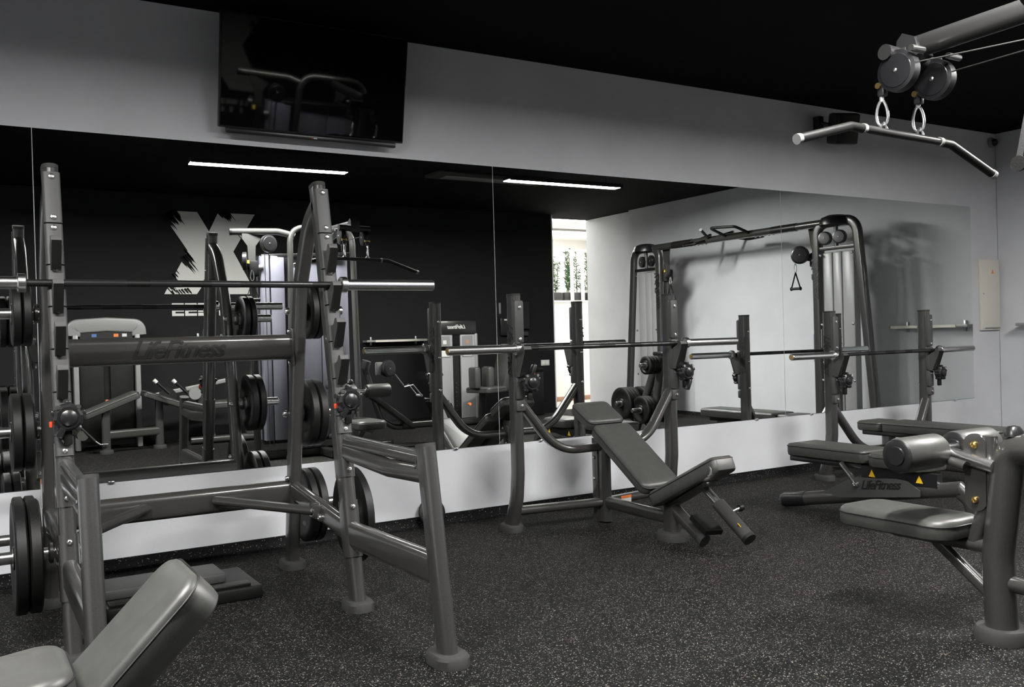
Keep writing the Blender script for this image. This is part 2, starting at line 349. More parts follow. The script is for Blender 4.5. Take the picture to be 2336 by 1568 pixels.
# ---------------------------------------------------------------- black wall prints and fittings
t = thing('wall_print', 'white brushed X emblem over the word FITNESS on the black wall', 'wall sign', (2.75, -6.455, 1.5))
def wp(x, z): return (x - 2.755, z - 2.285)
xo = [(2.36, 2.79), (2.61, 2.79), (2.745, 2.555), (2.86, 2.79), (3.315, 2.79), (3.035, 2.315), (3.31, 1.785), (2.93, 1.785), (2.745, 2.03), (2.58, 1.785), (2.2, 1.785), (2.485, 2.315), (2.225, 2.72), (2.3, 2.67)]
em = part(t, 'emblem', G().prism([wp(*p) for p in xo], (2.755, -6.4565, 2.285), X, Z, .003), 'print')
bm_ = G(); rnd = random.Random(3)
def streaks(x0, z0, x1, z1, n, L0, L1, w0=.012):
    # dry brush gaps: thin slanted slivers running down towards +x
    d = V((.62, 0, -.78)); s_ = V((.78, 0, .62))
    for k in range(n):
        f = (k + rnd.random() * .6) / n; p = V((x0 + (x1 - x0) * f, -6.4545, z0 + (z1 - z0) * f)); L = rnd.uniform(L0, L1); ww = w0 * rnd.uniform(.5, 1.4)
        q = [p - s_ * ww - d * .03, p + s_ * ww - d * .03, p + s_ * ww * .8 + d * L * .6, p + d * L, p - s_ * ww * .7 + d * L * .5]
        o_ = V((0, .0008, 0)); bm_.add(q + [v - o_ for v in q], [(0, 1, 2, 3, 4), (9, 8, 7, 6, 5)] + [(i, (i + 1) % 5, 5 + (i + 1) % 5, 5 + i) for i in range(5)])
streaks(2.2, 2.70, 2.36, 2.79, 12, .03, .22, .016); streaks(2.44, 2.33, 2.50, 2.26, 3, .08, .2, .014); streaks(2.40, 2.20, 2.50, 2.26, 7, .06, .26); streaks(2.22, 1.86, 2.36, 2.08, 9, .03, .2, .014)
streaks(2.86, 2.79, 3.02, 2.79, 7, .04, .2, .013); streaks(3.1, 2.52, 3.16, 2.60, 4, .03, .12); streaks(2.30, 1.80, 2.52, 1.84, 6, .02, .1)
part(t, 'brush_marks', bm_, 'black_wall', sub=em)['kind'] = 'stuff'
# FITNESS, read from inside the room (towards -x); blocky letters cut by a horizontal gap
LET = {'F': [(0, 0, .3, .42), (0, .58, 1, 1), (0, .3, .85, .42)], 'I': [(.3, 0, .7, .42), (.3, .58, .7, 1)], 'T': [(0, .62, 1, 1), (.35, 0, .65, .42)],
       'N': [(0, 0, .28, .42), (.72, 0, 1, .42), (0, .58, 1, 1)], 'E': [(0, .62, 1, 1), (0, 0, 1, .24), (0, .3, 1, .42)], 'S': [(0, .7, 1, 1), (0, .58, .3, .7), (0, .34, 1, .42), (.72, .2, 1, .34), (0, 0, 1, .2)]}
lw, gap, hh = .138, .014, .155; xs = 3.265
for ch in 'FITNESS':
    w_ = lw if ch != 'I' else .07; g = G()
    for a, b_, c_, d_ in LET[ch]:
        g.box((xs - w_ * (a + c_) / 2, -6.4565, 1.52 + hh * (b_ + d_) / 2), (w_ * (c_ - a), .003, hh * (d_ - b_)))
    part(t, 'letter', g, 'print'); xs -= w_ + gap
t = thing('wall_socket', 'white double socket plate on the black wall by the doorway', 'socket', (7.64, -6.457, .7))
part(t, 'plate', G().box((7.64, -6.452, .755), (.15, .012, .085), .004), 'cream')
for dx in (-.036, .036): part(t, 'outlet', G().cyl((7.64 + dx, -6.447, .755), (7.64 + dx, -6.444, .755), .027, 18), 'white')
t = thing('wall_telephone', 'black wall telephone with white label on the black wall', 'telephone', (6.92, -6.457, 1.18))
part(t, 'body', G().box((6.92, -6.425, 1.31), (.15, .06, .26), .015), 'plastic')
part(t, 'label_strip', G().box((6.95, -6.393, 1.41), (.09, .004, .022)), 'label')
part(t, 'cord', G().sweep(fillet([(6.99, -6.41, 1.25), (7.05, -6.4, 1.16), (7.04, -6.4, 1.36), (6.99, -6.41, 1.42)], .05), circ(.006, 8), Y), 'rubber')
part(t, 'name_strip', G().box((6.87, -6.45, 1.58), (.035, .006, .16), .002), 'silver')
t = thing('wall_intercom', 'flat black wall box on the black wall beside the telephone', 'wall box', (7.27, -6.457, 1.2))
part(t, 'body', G().box((7.27, -6.43, 1.47), (.16, .05, .4), .008), 'plastic')
part(t, 'keypad', G().box((7.28, -6.435, 1.2), (.1, .04, .06), .006), 'foot')
t = thing('trash_bin', 'tall black bin standing against the black wall by the doorway', 'bin', (7.28, -6.3, 0))
part(t, 'body', G().box((7.28, -6.3, .32), (.3, .24, .64), .02), 'plastic')
part(t, 'lid', G().box((7.28, -6.3, .66), (.31, .25, .05), .015), 'rubber')
t = thing('air_vent', 'shallow grey ceiling air unit above the linear lamp by the doorway', 'air vent', (5.3, -3.9, 2.95))
part(t, 'body', G().box((5.3, -3.95, 2.972), (1.5, .32, .04), .015), 'foot')
part(t, 'outlet_frame', G().box((5.3, -3.95, 2.951), (1.2, .18, .006), .002), 'silver')
# ---------------------------------------------------------------- bright lobby beyond the doorway
struct('floor_lobby', G().box((9.6, -8.95, -.05), (5.0, 4.45, .1)), 'tile')
struct('ceiling_lobby', G().box((9.6, -9.1, H + .25), (5.0, 4.8, .1)), 'white')
struct('wall_lobby_back', G().box((9.6, -11.2, 1.6), (5.0, .2, 3.3)), 'white')
struct('wall_lobby_right', G().box((12.0, -9.0, 1.6), (.2, 4.5, 3.3)), 'white')
struct('wall_lobby_left', G().box((7.1, -9.0, 1.6), (.2, 4.5, 3.3)), 'white')
struct('wall_lobby_front', G().box((10.5, -6.75, 1.6), (3.1, .2, 3.3)), 'white')
struct('trim_1', G().box((7.825, -6.6, 1.6), (.02, .29, 3.2)), 'white')
struct('wall_lobby_half', G().box((9.5, -8.3, .87), (3.4, .14, 1.74)), 'white')
struct('baseboard_lobby', G().box((9.5, -8.225, .04), (3.4, .016, .08), .004), 'wood')
struct('trim_2', G().box((9.5, -8.3, 1.755), (3.44, .2, .03), .005), 'white')
for i, x in enumerate((9.43, 9.66)):
    struct('trim_%d' % (3 + i), G().box((x, -8.24, 2.2), (.05, .05, .88), .006), 'white')
struct('trim_5', G().box((9.5, -8.24, 2.66), (3.4, .04, .03), .006), 'white')
for y, ll in ((-7.6, 'unseen flat lamp added on the lobby ceiling before the bamboo half wall'), (-9.8, 'unseen flat lamp added on the lobby ceiling behind the bamboo half wall')):  # unseen lamps, added to make the lobby bright
    t = thing('added_lobby_lamp', ll, 'ceiling lamp', (9.6, y, 3.15), 0, 'added lobby lamps')
    part(t, 'frame', G().box((9.6, y, 3.18), (3.6, .9, .06), .01), 'silver'); part(t, 'diffuser', G().box((9.6, y, 3.145), (3.5, .84, .02)), 'added_lobby_lamp')
for i, (x, h_) in enumerate(((9.0, .75), (9.5, .85), (10.0, .8))):
    nm = ['bamboo in a black trough at the end of the lobby half wall', 'tallest bamboo in a black trough behind the white lobby posts', 'bamboo in a black trough behind the grey wall edge'][i]
    t = thing('potted_bamboo', nm, 'potted plant', (x, -8.36, 1.77), 0, 'bamboo on the lobby half wall')
    part(t, 'trough', G().box((x, -8.33, 1.845), (.44, .12, .15), .01), 'plastic')
    st = G(); lf = G()
    for k in range(20):
        a = V((x + random.uniform(-.19, .19), -8.35 + random.uniform(-.05, .05), 1.9)); b_ = a + V((random.uniform(-.06, .06), random.uniform(-.05, .05), h_ * random.uniform(.55, 1)))
        st.cyl(a, b_, .005, 6, .003)
        for q in range(34):
            p = a.lerp(b_, random.uniform(.1, 1)); d = V((random.uniform(-1, 1), random.uniform(-.7, .7), random.uniform(-.5, .9))).normalized(); s_ = d.orthogonal().normalized() * .008; L = random.uniform(.05, .1); n_ = d.cross(s_).normalized() * .002
            lf.add([p, p + d * L * .4 + s_, p + d * L, p + d * L * .4 - s_, p + d * L * .4 + n_], [(0, 1, 4), (1, 2, 4), (2, 3, 4), (3, 0, 4), (0, 3, 2, 1)])
    part(t, 'stems', st, 'leaf'); lo = part(t, 'foliage', lf, 'leaf'); lo['kind'] = 'stuff'
# ---------------------------------------------------------------- shared gym parts
def barbell(xc, y, z, label, half=1.1, inner=.62):
    t = thing('barbell', label, 'barbell', (xc, y, z), 0, 'barbells on the racks')
    part(t, 'shaft', G().cyl((xc - inner - .02, y, z), (xc + inner + .02, y, z), .0142, 16), 'rubber', label='black shaft')
    for s in (-1, 1):
        for a, b_ in ((.06, .18), (.27, .5)):
            part(t, 'knurling', G().cyl((xc + s * a, y, z), (xc + s * b_, y, z), .0148, 16), 'plastic')
        sl = part(t, 'sleeve', G().lathe([(0, half - .004), (.021, half - .004), (.025, half - .001), (.025, half - .03), (.025, inner + .03)][::-1] if False else [(.025, inner + .03), (.025, half - .003), (.022, half), (0, half)], (xc, y, z), (s, 0, 0), 24), 'chrome')
        part(t, 'collar', G().lathe([(.0145, inner), (.034, inner), (.037, inner + .003), (.037, inner + .027), (.034, inner + .03), (.02, inner + .03)], (xc, y, z), (s, 0, 0), 24), 'chrome')
        part(t, 'end_cap', G().cyl((xc + s * (half - .001), y, z), (xc + s * (half + .002), y, z), .017, 18), 'brass', sub=sl)
    return t
_pl = {}
def plate(c, d, dia, th, label, group='weight plates on the squat rack', tilt=None, kind='weight_plate'):
    key = (dia, th)
    if key not in _pl:
        r = dia / 2; prof = [(.0262, -th * .5), (.045, -th * .5), (.05, -th * .28), (r * .62, -th * .25), (r * .74, -th * .5), (r - .008, -th * .5), (r, -th * .36), (r, th * .36), (r - .008, th * .5), (r * .74, th * .5), (r * .62, th * .25), (.05, th * .28), (.045, th * .5), (.0262, th * .5)]
        body = mesh('disc', G().lathe(prof, (0, 0, 0), Z, 40, True), 'rubber')
        hub = mesh('hub_ring', G().lathe([(.0258, -th * .52), (.036, -th * .52), (.036, th * .52), (.0258, th * .52)], (0, 0, 0), Z, 20, True), 'steel')
        gr = G()
        for k in range(3):
            a0 = k * 2 * pi / 3 + .4
            pr = [((r * .5 + .28 * r * .25 * cos(q)) , .28 * r * .55 * sin(q)) for q in [2 * pi * j / 16 for j in range(16)]]
            pts = [(px * cos(a0) - py * sin(a0), px * sin(a0) + py * cos(a0)) for px, py in pr]
            gr.prism(pts, (0, 0, 0), X, Y, th * .54)
        _pl[key] = (body, hub, mesh('grip_recess', gr, 'plastic'))
    o = link(kind, None); o.empty_display_size = .05; o['label'] = label; o['category'] = 'weight plate'; o['group'] = group
    o.location = c; o.rotation_mode = 'QUATERNION'; o.rotation_quaternion = V(d).to_track_quat('Z', 'Y')
    for nm, me in zip(('disc', 'hub_ring', 'grip_recess'), _pl[key]): link(nm, me, o)
    return o
def clamp(c, label, lever=(-.035, -.03), face=(0, -1, 0)):
    # spring collar parked on an upright
    c = V(c); t = thing('barbell_clamp', label, 'barbell clamp', c, 0, 'barbell clamps parked on uprights')
    f = V(face)
    part(t, 'ring', G().lathe([(.026, 0), (.044, -.002), (.053, .008), (.056, .026), (.052, .046), (.042, .054), (.026, .052)], c, f, 10, True), 'plastic', ang=20)
    for k in range(5):
        a = k * 2 * pi / 5 + .3; p = c + V((cos(a) * .052, 0, sin(a) * .052)) + f * .025
        part(t, 'jaw', G().box(p, (.024, .042, .02), .005, Mx.Rotation(-a, 3, 'Y')), 'plastic')
    part(t, 'cap', G().lathe([(.032, .048), (.03, .062), (.015, .07), (0, .07)], c, f, 12), 'plastic')
    part(t, 'lever', G().box(c + V((lever[0] * .6, 0, lever[1] * 1.4)) + f * .035, (.026, .036, .07), .007, Mx.Rotation(R(25), 3, 'Y')), 'plastic')
    part(t, 'lever_tip', G().box(c + V((lever[0] * 1.65, 0, lever[1] * .8)) + f * .015, (.011, .014, .022), .003), 'red', label='orange red tip')
    for s in (-1, 1): part(t, 'rivet', G().cyl(c + V((s * .036, 0, .04)) + f * .036, c + V((s * .036, 0, .04)) + f * .056, .008, 10), 'chrome')
    part(t, 'strap', G().box(c + V((0, 0, -.075)) + f * .014, (.03, .024, .06), .005), 'rubber')
    return t
def cradle(t, x, yb, zb, yf, w_=.05, k=1.0):
    d = yf - yb
    P = [(d, -.165), (d, -.05), (.012, -.024), (-.006, -.0165), (-.02, -.008), (-.03, .012), (-.05, .014), (-.06, -.005), (-.058, -.03), (d - .035, -.165)]
    P = [(a, b_ * (k if b_ < -.03 else 1)) for a, b_ in P]
    c = part(t, 'bar_cradle', G().prism(P, (x, yb, zb), Y, Z, w_), 'liner')
    Q = [(-.074, -.006), (-.052, -.004), (d - .036, -.15 * k), (d - .058, -.158 * k)]
    part(t, 'cradle_pad', G().prism(Q, (x, yb, zb), Y, Z, w_ * .92), 'rubber', sub=c)
# ---------------------------------------------------------------- squat rack
XL, XR = .357, 1.478; XM = (XL + XR) / 2
t = rack = thing('squat_rack', 'tall grey squat rack with five bar cradles and plate horns before the mirror', 'squat rack', (XM, -1.2, 0))
F0, F1 = V((0, -1.014, 1.885)), V((0, -1.378, .03)); fd = (F0 - F1).normalized(); fn = V((0, -fd.z, fd.y))   # fn: outward (front) normal of upright
if fn.y > 0: fn = -fn
def fy(z): return F1.y + (F0.y - F1.y) * (z - F1.z) / (F0.z - F1.z)
REAR = [(0, -1.03, 1.80), (0, -.90, 1.735), (0, -.735, 1.45), (0, -.655, 1.05), (0, -.57, .60), (0, -.478, .03)]
for x in (XL, XR):
    o = V((x, 0, 0)); sx = 1 if x > 1 else -1
    part(t, 'front_upright', G().sweep([o + F0, o + F1], TUBE, X), 'frame')
    part(t, 'upright_cap', G().sweep([o + F0 - fd * .004, o + F0 + fd * .008, o + F0 + fd * .014], [(a * 1.03, b_ * 1.03) for a, b_ in TUBE], X), 'foot')
    # liner segments with bar cradles
    edges = [1.862, 1.65, 1.475 + .008, 1.31 + .008, 1.145 + .008, .98 + .008, .815 + .008, .745]
    for a, b_ in zip(edges[:-1], edges[1:]):
        za, zb = a - .003, b_ + .003
        pa = V((x, fy(za), za)) + fn * .044; pb = V((x, fy(zb), zb)) + fn * .044
        sg = part(t, 'liner_segment', G().sweep([pa, pb], rr(.066, .032, .012, 3), X), 'liner')
    for zb in (1.84, 1.675, 1.632, 1.467, 1.302, 1.137, .972, .805):
        bolt(t, V((x, fy(zb), zb)) + fn * .0605, fn, .012)
    for zc in (1.59, 1.42, 1.255, 1.09):
        yc = fy(zc) - .078; cradle(t, x, yc, zc, fy(zc) - .05, .038, .72)
    # rear post
    part(t, 'rear_post', G().sweep(fillet([o + V(p) for p in REAR], [.3, .4, .6, .6], 8), TUBE, X), 'frame')
    foot(t, x, -.478, .12, .17); foot(t, x, -1.378, .12, .17)
    for zz in (1.6, 1.2):   # lettering on the outer cheek handled below
        pass
    # lower sleeve brackets on the front upright
    for za, zb, m_ in ((.80, .56, 'frame'), (.46, .22, 'frame')):
        part(t, 'sleeve_bracket', G().sweep([(x, fy(za), za), (x, fy(zb), zb)], oval(.07, .112), X), m_)
    for zb in (.765, .59, .43, .25): bolt(t, V((x, fy(zb), zb)) + fn * .058, fn, .011)
    # spotter assembly
    sp = [(x, -2.072, .765), (x, -2.205, .03)]; xs = x + sx * .012
    part(t, 'spotter_post', G().sweep([(xs, -2.072, .765), (xs, -2.205, .03)], oval(.06, .095), X), 'frame')
    part(t, 'post_cap', G().sweep([(xs, -2.0715, .763), (xs, -2.069, .776)], oval(.061, .096), X), 'foot')
    foot(t, xs, -2.205, .13, .19)
    part(t, 'spotter_arm', G().sweep(fillet([(x, -1.30, .675), (x, -1.75, .655), (xs, -2.08, .665)], .2), oval(.05, .075), X), 'frame')
    part(t, 'spotter_rail', G().sweep([(x, -1.31, .72), (xs, -2.035, .716)], rr(.046, .04, .012, 3), X), 'frame')
    part(t, 'rail_strip', G().sweep([(x, -1.33, .744), (xs, -2.02, .739)], rr(.03, .014, .005, 2), X), 'steel')
    bolt(t, (xs - .018, -2.03, .69), (0, -1, 0), .013)
    # side beams
    part(t, 'side_beam', G().sweep([(x, -.53, .415), (x, -1.37, .318)], oval(.055, .1), X), 'frame')
    part(t, 'front_beam', G().sweep([(x, -1.36, .318), (xs, -2.15, .325)], oval(.055, .12), X), 'frame')
    part(t, 'brace', G().sweep([(x - sx * .04, -.96, .37), (x - sx * .40, -.57, .405)], oval(.042, .06), Z), 'frame')
    part(t, 'brace_bracket', G().box((x - sx * .03, -.97, .37), (.05, .09, .07), .01), 'frame')
    bolt(t, (x - sx * .056, -.985, .375), (-sx, -.3, 0), .012)
    # plate horns
    for y, z, L in ((-.615, 1.322, .235), (-.535, .802, .24), (-.478, .318, .26), (-1.02, .345, .25 if sx < 0 else .15)):
        hn = part(t, 'plate_horn', G().lathe([(.0245, 0), (.0245, L - .004), (.02, L), (0, L)], (x + sx * .02, y, z), (sx, 0, 0), 22), 'chrome')
        part(t, 'horn_flange', G().lathe([(0, 0), (.042, 0), (.042, .012), (.026, .018)], (x + sx * .03, y, z), (sx, 0, 0), 20), 'frame', sub=hn)
        bolt(t, (x - sx * .03, y, z), (-sx, 0, 0), .018)
part(t, 'upper_crossbar', G().sweep([(XL + .01, -.655, 1.143), (XR - .01, -.655, 1.143)], oval(.06, .125), Y), 'frame')
part(t, 'lower_crossbar', G().sweep([(XL + .01, -.53, .4), (XR - .01, -.53, .4)], oval(.07, .125), Y), 'frame')
for x, s in ((XL, 1), (XR, -1)):
    part(t, 'crossbar_plate', G().box((x + s * .034, -.665, 1.143), (.012, .075, .18), .004), 'frame')
    for dz in (-.078, .078): bolt(t, (x + s * .041, -.665, 1.143 + dz), (s, 0, 0), .013)
    for y, z in ((-.53, .475), (-.53, .325)): bolt(t, (x + s * .04, y - .03, z), (s, 0, 0), .013)
logo(t, (.9, -.6875, 1.145), X, Z, .115)
part(t, 'warning_label', G().box((XL - .032, -.545, .52), (.002, .05, .13)), 'label'); part(t, 'warning_stripe', G().box((XL - .0325, -.545, .575), (.002, .05, .02)), 'orange')
part(t, 'warning_label', G().box((XL, -.575, .56), (.05, .002, .15)), 'label'); part(t, 'warning_stripe', G().box((XL, -.5755, .63), (.05, .003, .02)), 'orange')
barbell(.882, -1.18, 1.4205, 'barbell with chrome sleeves resting on the squat rack cradles', 1.1, .632)
clamp((XL + .012, fy(.905) - .075, .905), 'black barbell clamp on the squat rack post far from the incline bench')
clamp((XR + .012, fy(.905) - .075, .905), 'black barbell clamp on the squat rack post nearest the incline bench')
far, near = 'squat rack side away from the incline bench', 'squat rack side facing the incline bench'
PL = [(XL, -1, far), (XR, 1, near)]
for x, s, w_ in PL:
    plate((x + s * .075, -.615, 1.322 - .002), (s, 0, 0), .28, .036, 'small black plate against the post, top horn, ' + w_)
    plate((x + s * .115, -.615, 1.322 - .002), (s, 0, 0), .28, .036, 'small black plate outermost, top horn, ' + w_)
    plate((x + s * .078, -.535, .8), (s, 0, 0), .345, .042, 'medium black plate against the post, middle horn, ' + w_)
    plate((x + s * .124, -.535, .8), (s, 0, 0), .345, .042, 'medium black plate outermost, middle horn, ' + w_)
    plate((x + s * .078, -.478, .316), (s, 0, 0), .38, .042, 'black plate against the post, low rear horn, ' + w_)
    plate((x + s * .124, -.478, .316), (s, 0, 0), .38, .042, 'black plate outermost, low rear horn, ' + w_)
    if s > 0:
        plate((x + s * .13, -1.02, .343), (s, 0, 0), .45, .042, 'single large black plate on low front horn, ' + w_)
    else:
        plate((x + s * .10, -1.02, .343), (s, 0, 0), .45, .045, 'large black inner plate, low front horn, ' + w_)
        plate((x + s * .15, -1.02, .343), (s, 0, 0), .45, .045, 'large black outer plate, low front horn, ' + w_)
t = thing('step_platform', 'low black rubber step platform on the floor inside the squat rack', 'step platform', (.9, -.72, 0))
part(t, 'base', G().box((.86, -.74, .03), (.66, .42, .06), .012), 'rubber')
part(t, 'top_plate', G().box((.80, -.69, .082), (.52, .24, .044), .01), 'liner')
part(t, 'front_tread', G().box((.84, -.9, .067), (.6, .07, .014), .004), 'rubber')
plate((2.5, -.045, .092), (.1, -1, .25), .18, .028, 'small black plate leaning on the wall behind the squat rack')
# ---------------------------------------------------------------- olympic benches
def olympic_uprights(t, xa, xb, y, ztop, bary, barz, yfoot):
    for x in (xa, xb):
        s = -1 if x == xa else 1
        p = fillet([(x, y, ztop), (x, y, .36), (x, y + .02, .2), (x, yfoot, .03)], [.25, .3], 6)
        part(t, 'upright', G().sweep(p, TUBE, X), 'frame')
        part(t, 'upright_cap', G().sweep([(x, y, ztop - .004), (x, y, ztop + .008)], oval(.062, .103), X), 'foot')
        foot(t, x, yfoot, .12, .17)
        edges = [ztop - .03, barz + .03, barz - .165, barz - .30, barz - .37]
        for a, b_ in zip(edges[:-1], edges[1:]):
            part(t, 'liner_segment', G().box((x, y - .046, (a + b_) / 2), (.064, .034, a - b_ - .004), .011), 'liner')
        for z in (ztop - .075, barz + .055, barz + .005, barz - .19, barz - .335): bolt(t, (x, y - .0625, z), (0, -1, 0), .012)
        cradle(t, x, bary, barz, y - .05)
        for z in (ztop - .13, barz - .06, barz - .28): bolt(t, (x, y + .051, z), (0, 1, 0), .011)
        if s < 0: logo(t, (x - .0312, y + .004, barz - .0), (0, 0, -1), (0, -1, 0), .085)
        else: logo(t, (x + .0312, y + .004, barz - .0), (0, 0, -1), (0, 1, 0), .085)
# incline bench
BX = 3.435
t = thing('incline_bench', 'olympic incline bench with grey pads and two barbell uprights', 'weight bench', (BX, -.9, 0))
olympic_uprights(t, 2.84, 4.03, -.517, 1.408, -.604, 1.0925, -.428)
for s in (-1, 1):
    xu = BX + s * .595
    part(t, 'curved_arm', G().sweep(fillet([(xu - s * .005, -.53, .79), (BX + s * .34, -.555, .468), (BX + s * .03, -.56, .468)], .3, 10), oval(.075, .05), Y), 'frame')
    part(t, 'floor_beam', G().sweep([(xu, -.47, .125), (BX + s * .03, -.56, .125)], oval(.075, .05), Y), 'frame')
    bolt(t, (BX + s * .036, -.595, .5), (s, -.4, 0), .012)
part(t, 'centre_post', G().sweep([(BX, -.56, .56), (BX, -.56, .008)], oval(.07, .11), X), 'frame')
part(t, 'post_flange', G().box((BX - .038, -.53, .27), (.01, .055, .5), .003), 'frame')
for z in (.4, .27, .14): bolt(t, (BX - .045, -.53, z), (-1, 0, 0), .011)
part(t, 'spine_beam', G().sweep([(BX, -.6, .125), (BX, -1.19, .118)], oval(.05, .075), X), 'frame')
part(t, 'front_post', G().sweep([(BX, -1.19, .22), (BX, -1.19, .03)], oval(.075, .11), X), 'frame'); foot(t, BX, -1.195, .16, .2, .048)
part(t, 'post_gusset', G().sweep([(BX, -1.11, .235), (BX, -1.43, .047)], oval(.06, .075), X), 'frame')
part(t, 'gusset_cap', G().sweep([(BX, -1.425, .05), (BX, -1.452, .034)], oval(.066, .08), X), 'liner')
part(t, 'back_support', G().sweep([(BX, -.5, .61), (BX, -1.13, .23)], rr(.06, .05, .01), X), 'frame_dark')
part(t, 'warning_label', G().box((BX + .16, -.577, .125), (.09, .003, .045), 0, Mx.Rotation(R(8.6), 3, 'Z')), 'label'); part(t, 'warning_stripe', G().box((BX + .16, -.5785, .14), (.09, .003, .016), 0, Mx.Rotation(R(8.6), 3, 'Z')), 'orange')
a = V((0, -.465, -.285)).normalized()
def incl(nm, y0, z0, y1, z1, W, T, taper=0):
    p0, p1 = V((BX, y0, z0)), V((BX, y1, z1)); u_ = (p1 - p0).normalized(); v_ = V(X); n_ = u_.cross(v_)
    if n_.z < 0: v_ = -v_; n_ = -n_
    c_ = (p0 + p1) / 2 - n_ * T
    return part(t, nm, G().pad(c_, u_, v_, (p1 - p0).length, W, T, .045, .022, taper), 'vinyl')
incl('head_pad', -.425, .745, -.63, .634, .275, .07)
incl('back_pad', -.645, .622, -1.135, .303, .285, .07)
sp_ = incl('seat_pad', -1.12, .262, -1.6, .515, .27, .085, .42)
part(t, 'seat_end_cap', G().lathe([(0, 0), (.028, 0), (.033, -.01), (.033, -.02)], (BX - .082, -1.575, .435), (-1, 0, 0), 18), 'silver', sub=sp_)
part(t, 'seat_plate', G().sweep([(BX, -1.2, .2), (BX, -1.5, .37)], rr(.11, .02, .004), X), 'frame_dark')
part(t, 'seat_slider', G().cyl((BX + .04, -1.4, .325), (BX + .04, -1.56, .215), .022), 'chrome')
part(t, 'seat_tube', G().cyl((BX + .04, -1.52, .242), (BX + .04, -1.735, .092), .036, 22), 'frame')
part(t, 'tube_end', G().cyl((BX + .04, -1.725, .099), (BX + .04, -1.742, .087), .037, 22), 'plastic')
part(t, 'tube_sticker', G().prism([(-.028, -.02), (.028, -.02), (0, .026)], (BX + .022, -1.69, .156), (0, -.8, -.55), (-.75, -.3, .45), .004), 'yellow')
kb = part(t, 'adjust_pin', G().cyl((BX + .06, -1.58, .2), (BX + .13, -1.58, .215), .011, 12), 'steel')
part(t, 'pin_knob', G().lathe([(0, 0), (.018, 0), (.02, .012), (.016, .028), (0, .03)], (BX + .13, -1.58, .215), (1, 0, .15), 14), 'rubber', sub=kb)
part(t, 'step_plate', G().prism([(-.075, -.06), (.06, -.06), (.075, .05), (-.06, .06)], (BX + .01, -1.46, .125), (0, -.86, -.5), (1, 0, 0), .03), 'rubber')
barbell(3.447, -.606, 1.0925, 'barbell resting on the incline bench uprights', 1.1, .632)
clamp((2.84 + .035, -.60, .895), 'black barbell clamp on incline bench upright nearest the squat rack', (.02, .05))
clamp((4.03 + .045, -.60, .905), 'black barbell clamp on incline bench upright nearest the flat bench', (.012, -.06))
# flat bench
BX = 6.265
t = thing('flat_bench', 'olympic flat bench with long grey pad and two barbell uprights', 'weight bench', (BX, -.8, 0))
olympic_uprights(t, 5.69, 6.84, -.44, 1.284, -.528, .9605, -.36)
for s in (-1, 1):
    xu = BX + s * .575
    part(t, 'curved_arm', G().sweep(fillet([(xu - s * .005, -.45, .56), (BX + s * .32, -.5, .22), (BX + s * .03, -.51, .22)], .3, 10), oval(.075, .05), Y), 'frame')
    part(t, 'floor_beam', G().sweep([(xu, -.41, .12), (BX + s * .03, -.51, .12)], oval(.075, .05), Y), 'frame')
part(t, 'centre_post', G().sweep([(BX, -.51, .33), (BX, -.51, .008)], oval(.07, .11), X), 'frame')
part(t, 'spine_beam', G().sweep([(BX, -.55, .12), (BX, -1.32, .12)], oval(.05, .075), X), 'frame')
part(t, 'front_post', G().sweep([(BX, -1.32, .32), (BX, -1.32, .03)], oval(.075, .11), X), 'frame'); foot(t, BX, -1.32, .3, .16, .045)
part(t, 'pad_rail', G().sweep([(BX, -.3, .325), (BX, -1.44, .325)], rr(.09, .04, .01), X), 'frame_dark')
part(t, 'head_pad', G().pad((BX, -.415, .348), (0, -1, 0), (1, 0, 0), .22, .28, .075, .045, .022), 'vinyl')
part(t, 'back_pad', G().pad((BX, -1.01, .348), (0, -1, 0), (1, 0, 0), .95, .29, .08, .045, .022), 'vinyl')
barbell(6.27, -.528, .9605, 'barbell resting on the flat bench uprights', 1.1, .632)
clamp((5.69 + .035, -.525, .765), 'black barbell clamp on flat bench upright nearest the incline bench', (.03, .0))
clamp((6.84 + .045, -.525, .775), 'black barbell clamp on flat bench upright nearest the electric panel', (.03, .0))
# ---------------------------------------------------------------- adjustable bench
t = thing('adjustable_bench', 'adjustable bench laid flat with lettered base plate beside the flat bench', 'weight bench', (4.72, -1.5, 0))
bp = [V((4.63, -.93, .05)), V((4.71, -2.12, .262))]
part(t, 'base_beam', G().sweep([bp[0] + (bp[1] - bp[0]) * .13, bp[1]], oval(.075, .085), X), 'frame')
part(t, 'beam_end', G().sweep([bp[0], bp[0] + (bp[1] - bp[0]) * .14], oval(.083, .093), X), 'plastic')
part(t, 'beam_cap', G().sweep([bp[0] - V((.003, -.02, .004)), bp[0] + V((0, -.002, 0))], oval(.07, .08), X), 'liner')
for f in (.3, .42, .55): bolt(t, bp[0].lerp(bp[1], f) + V((-.01, 0, .044)), Z, .011)
part(t, 'rear_leg', G().sweep(fillet([(4.71, -2.08, .27), (4.71, -2.17, .2), (4.73, -2.19, .02)], .06), oval(.055, .085), X), 'frame')
part(t, 'rear_foot', G().sweep([(4.45, -2.19, .03), (5.01, -2.19, .03)], oval(.06, .055), Y), 'frame'); 
for x in (4.45, 5.01): part(t, 'foot_cap', G().box((x, -2.19, .03), (.04, .075, .06), .012), 'plastic')
def onbeam(y): f = (y - bp[0].y) / (bp[1].y - bp[0].y); return bp[0].lerp(bp[1], f)
pl = [(-1.2, .13), (-1.28, .16), (-1.42, .235), (-1.5, .265), (-1.62, .27), (-1.76, .285), (-1.84, .28), (-1.92, .235), (-1.92, .2), (-1.2, .1)]
q = part(t, 'side_plate', G().prism([(a_, b_) for a_, b_ in pl], (4.625, 0, 0), Y, Z, .008), 'liner')
part(t, 'side_plate', G().prism([(a_, b_) for a_, b_ in pl], (4.76, 0, 0), Y, Z, .008), 'liner')
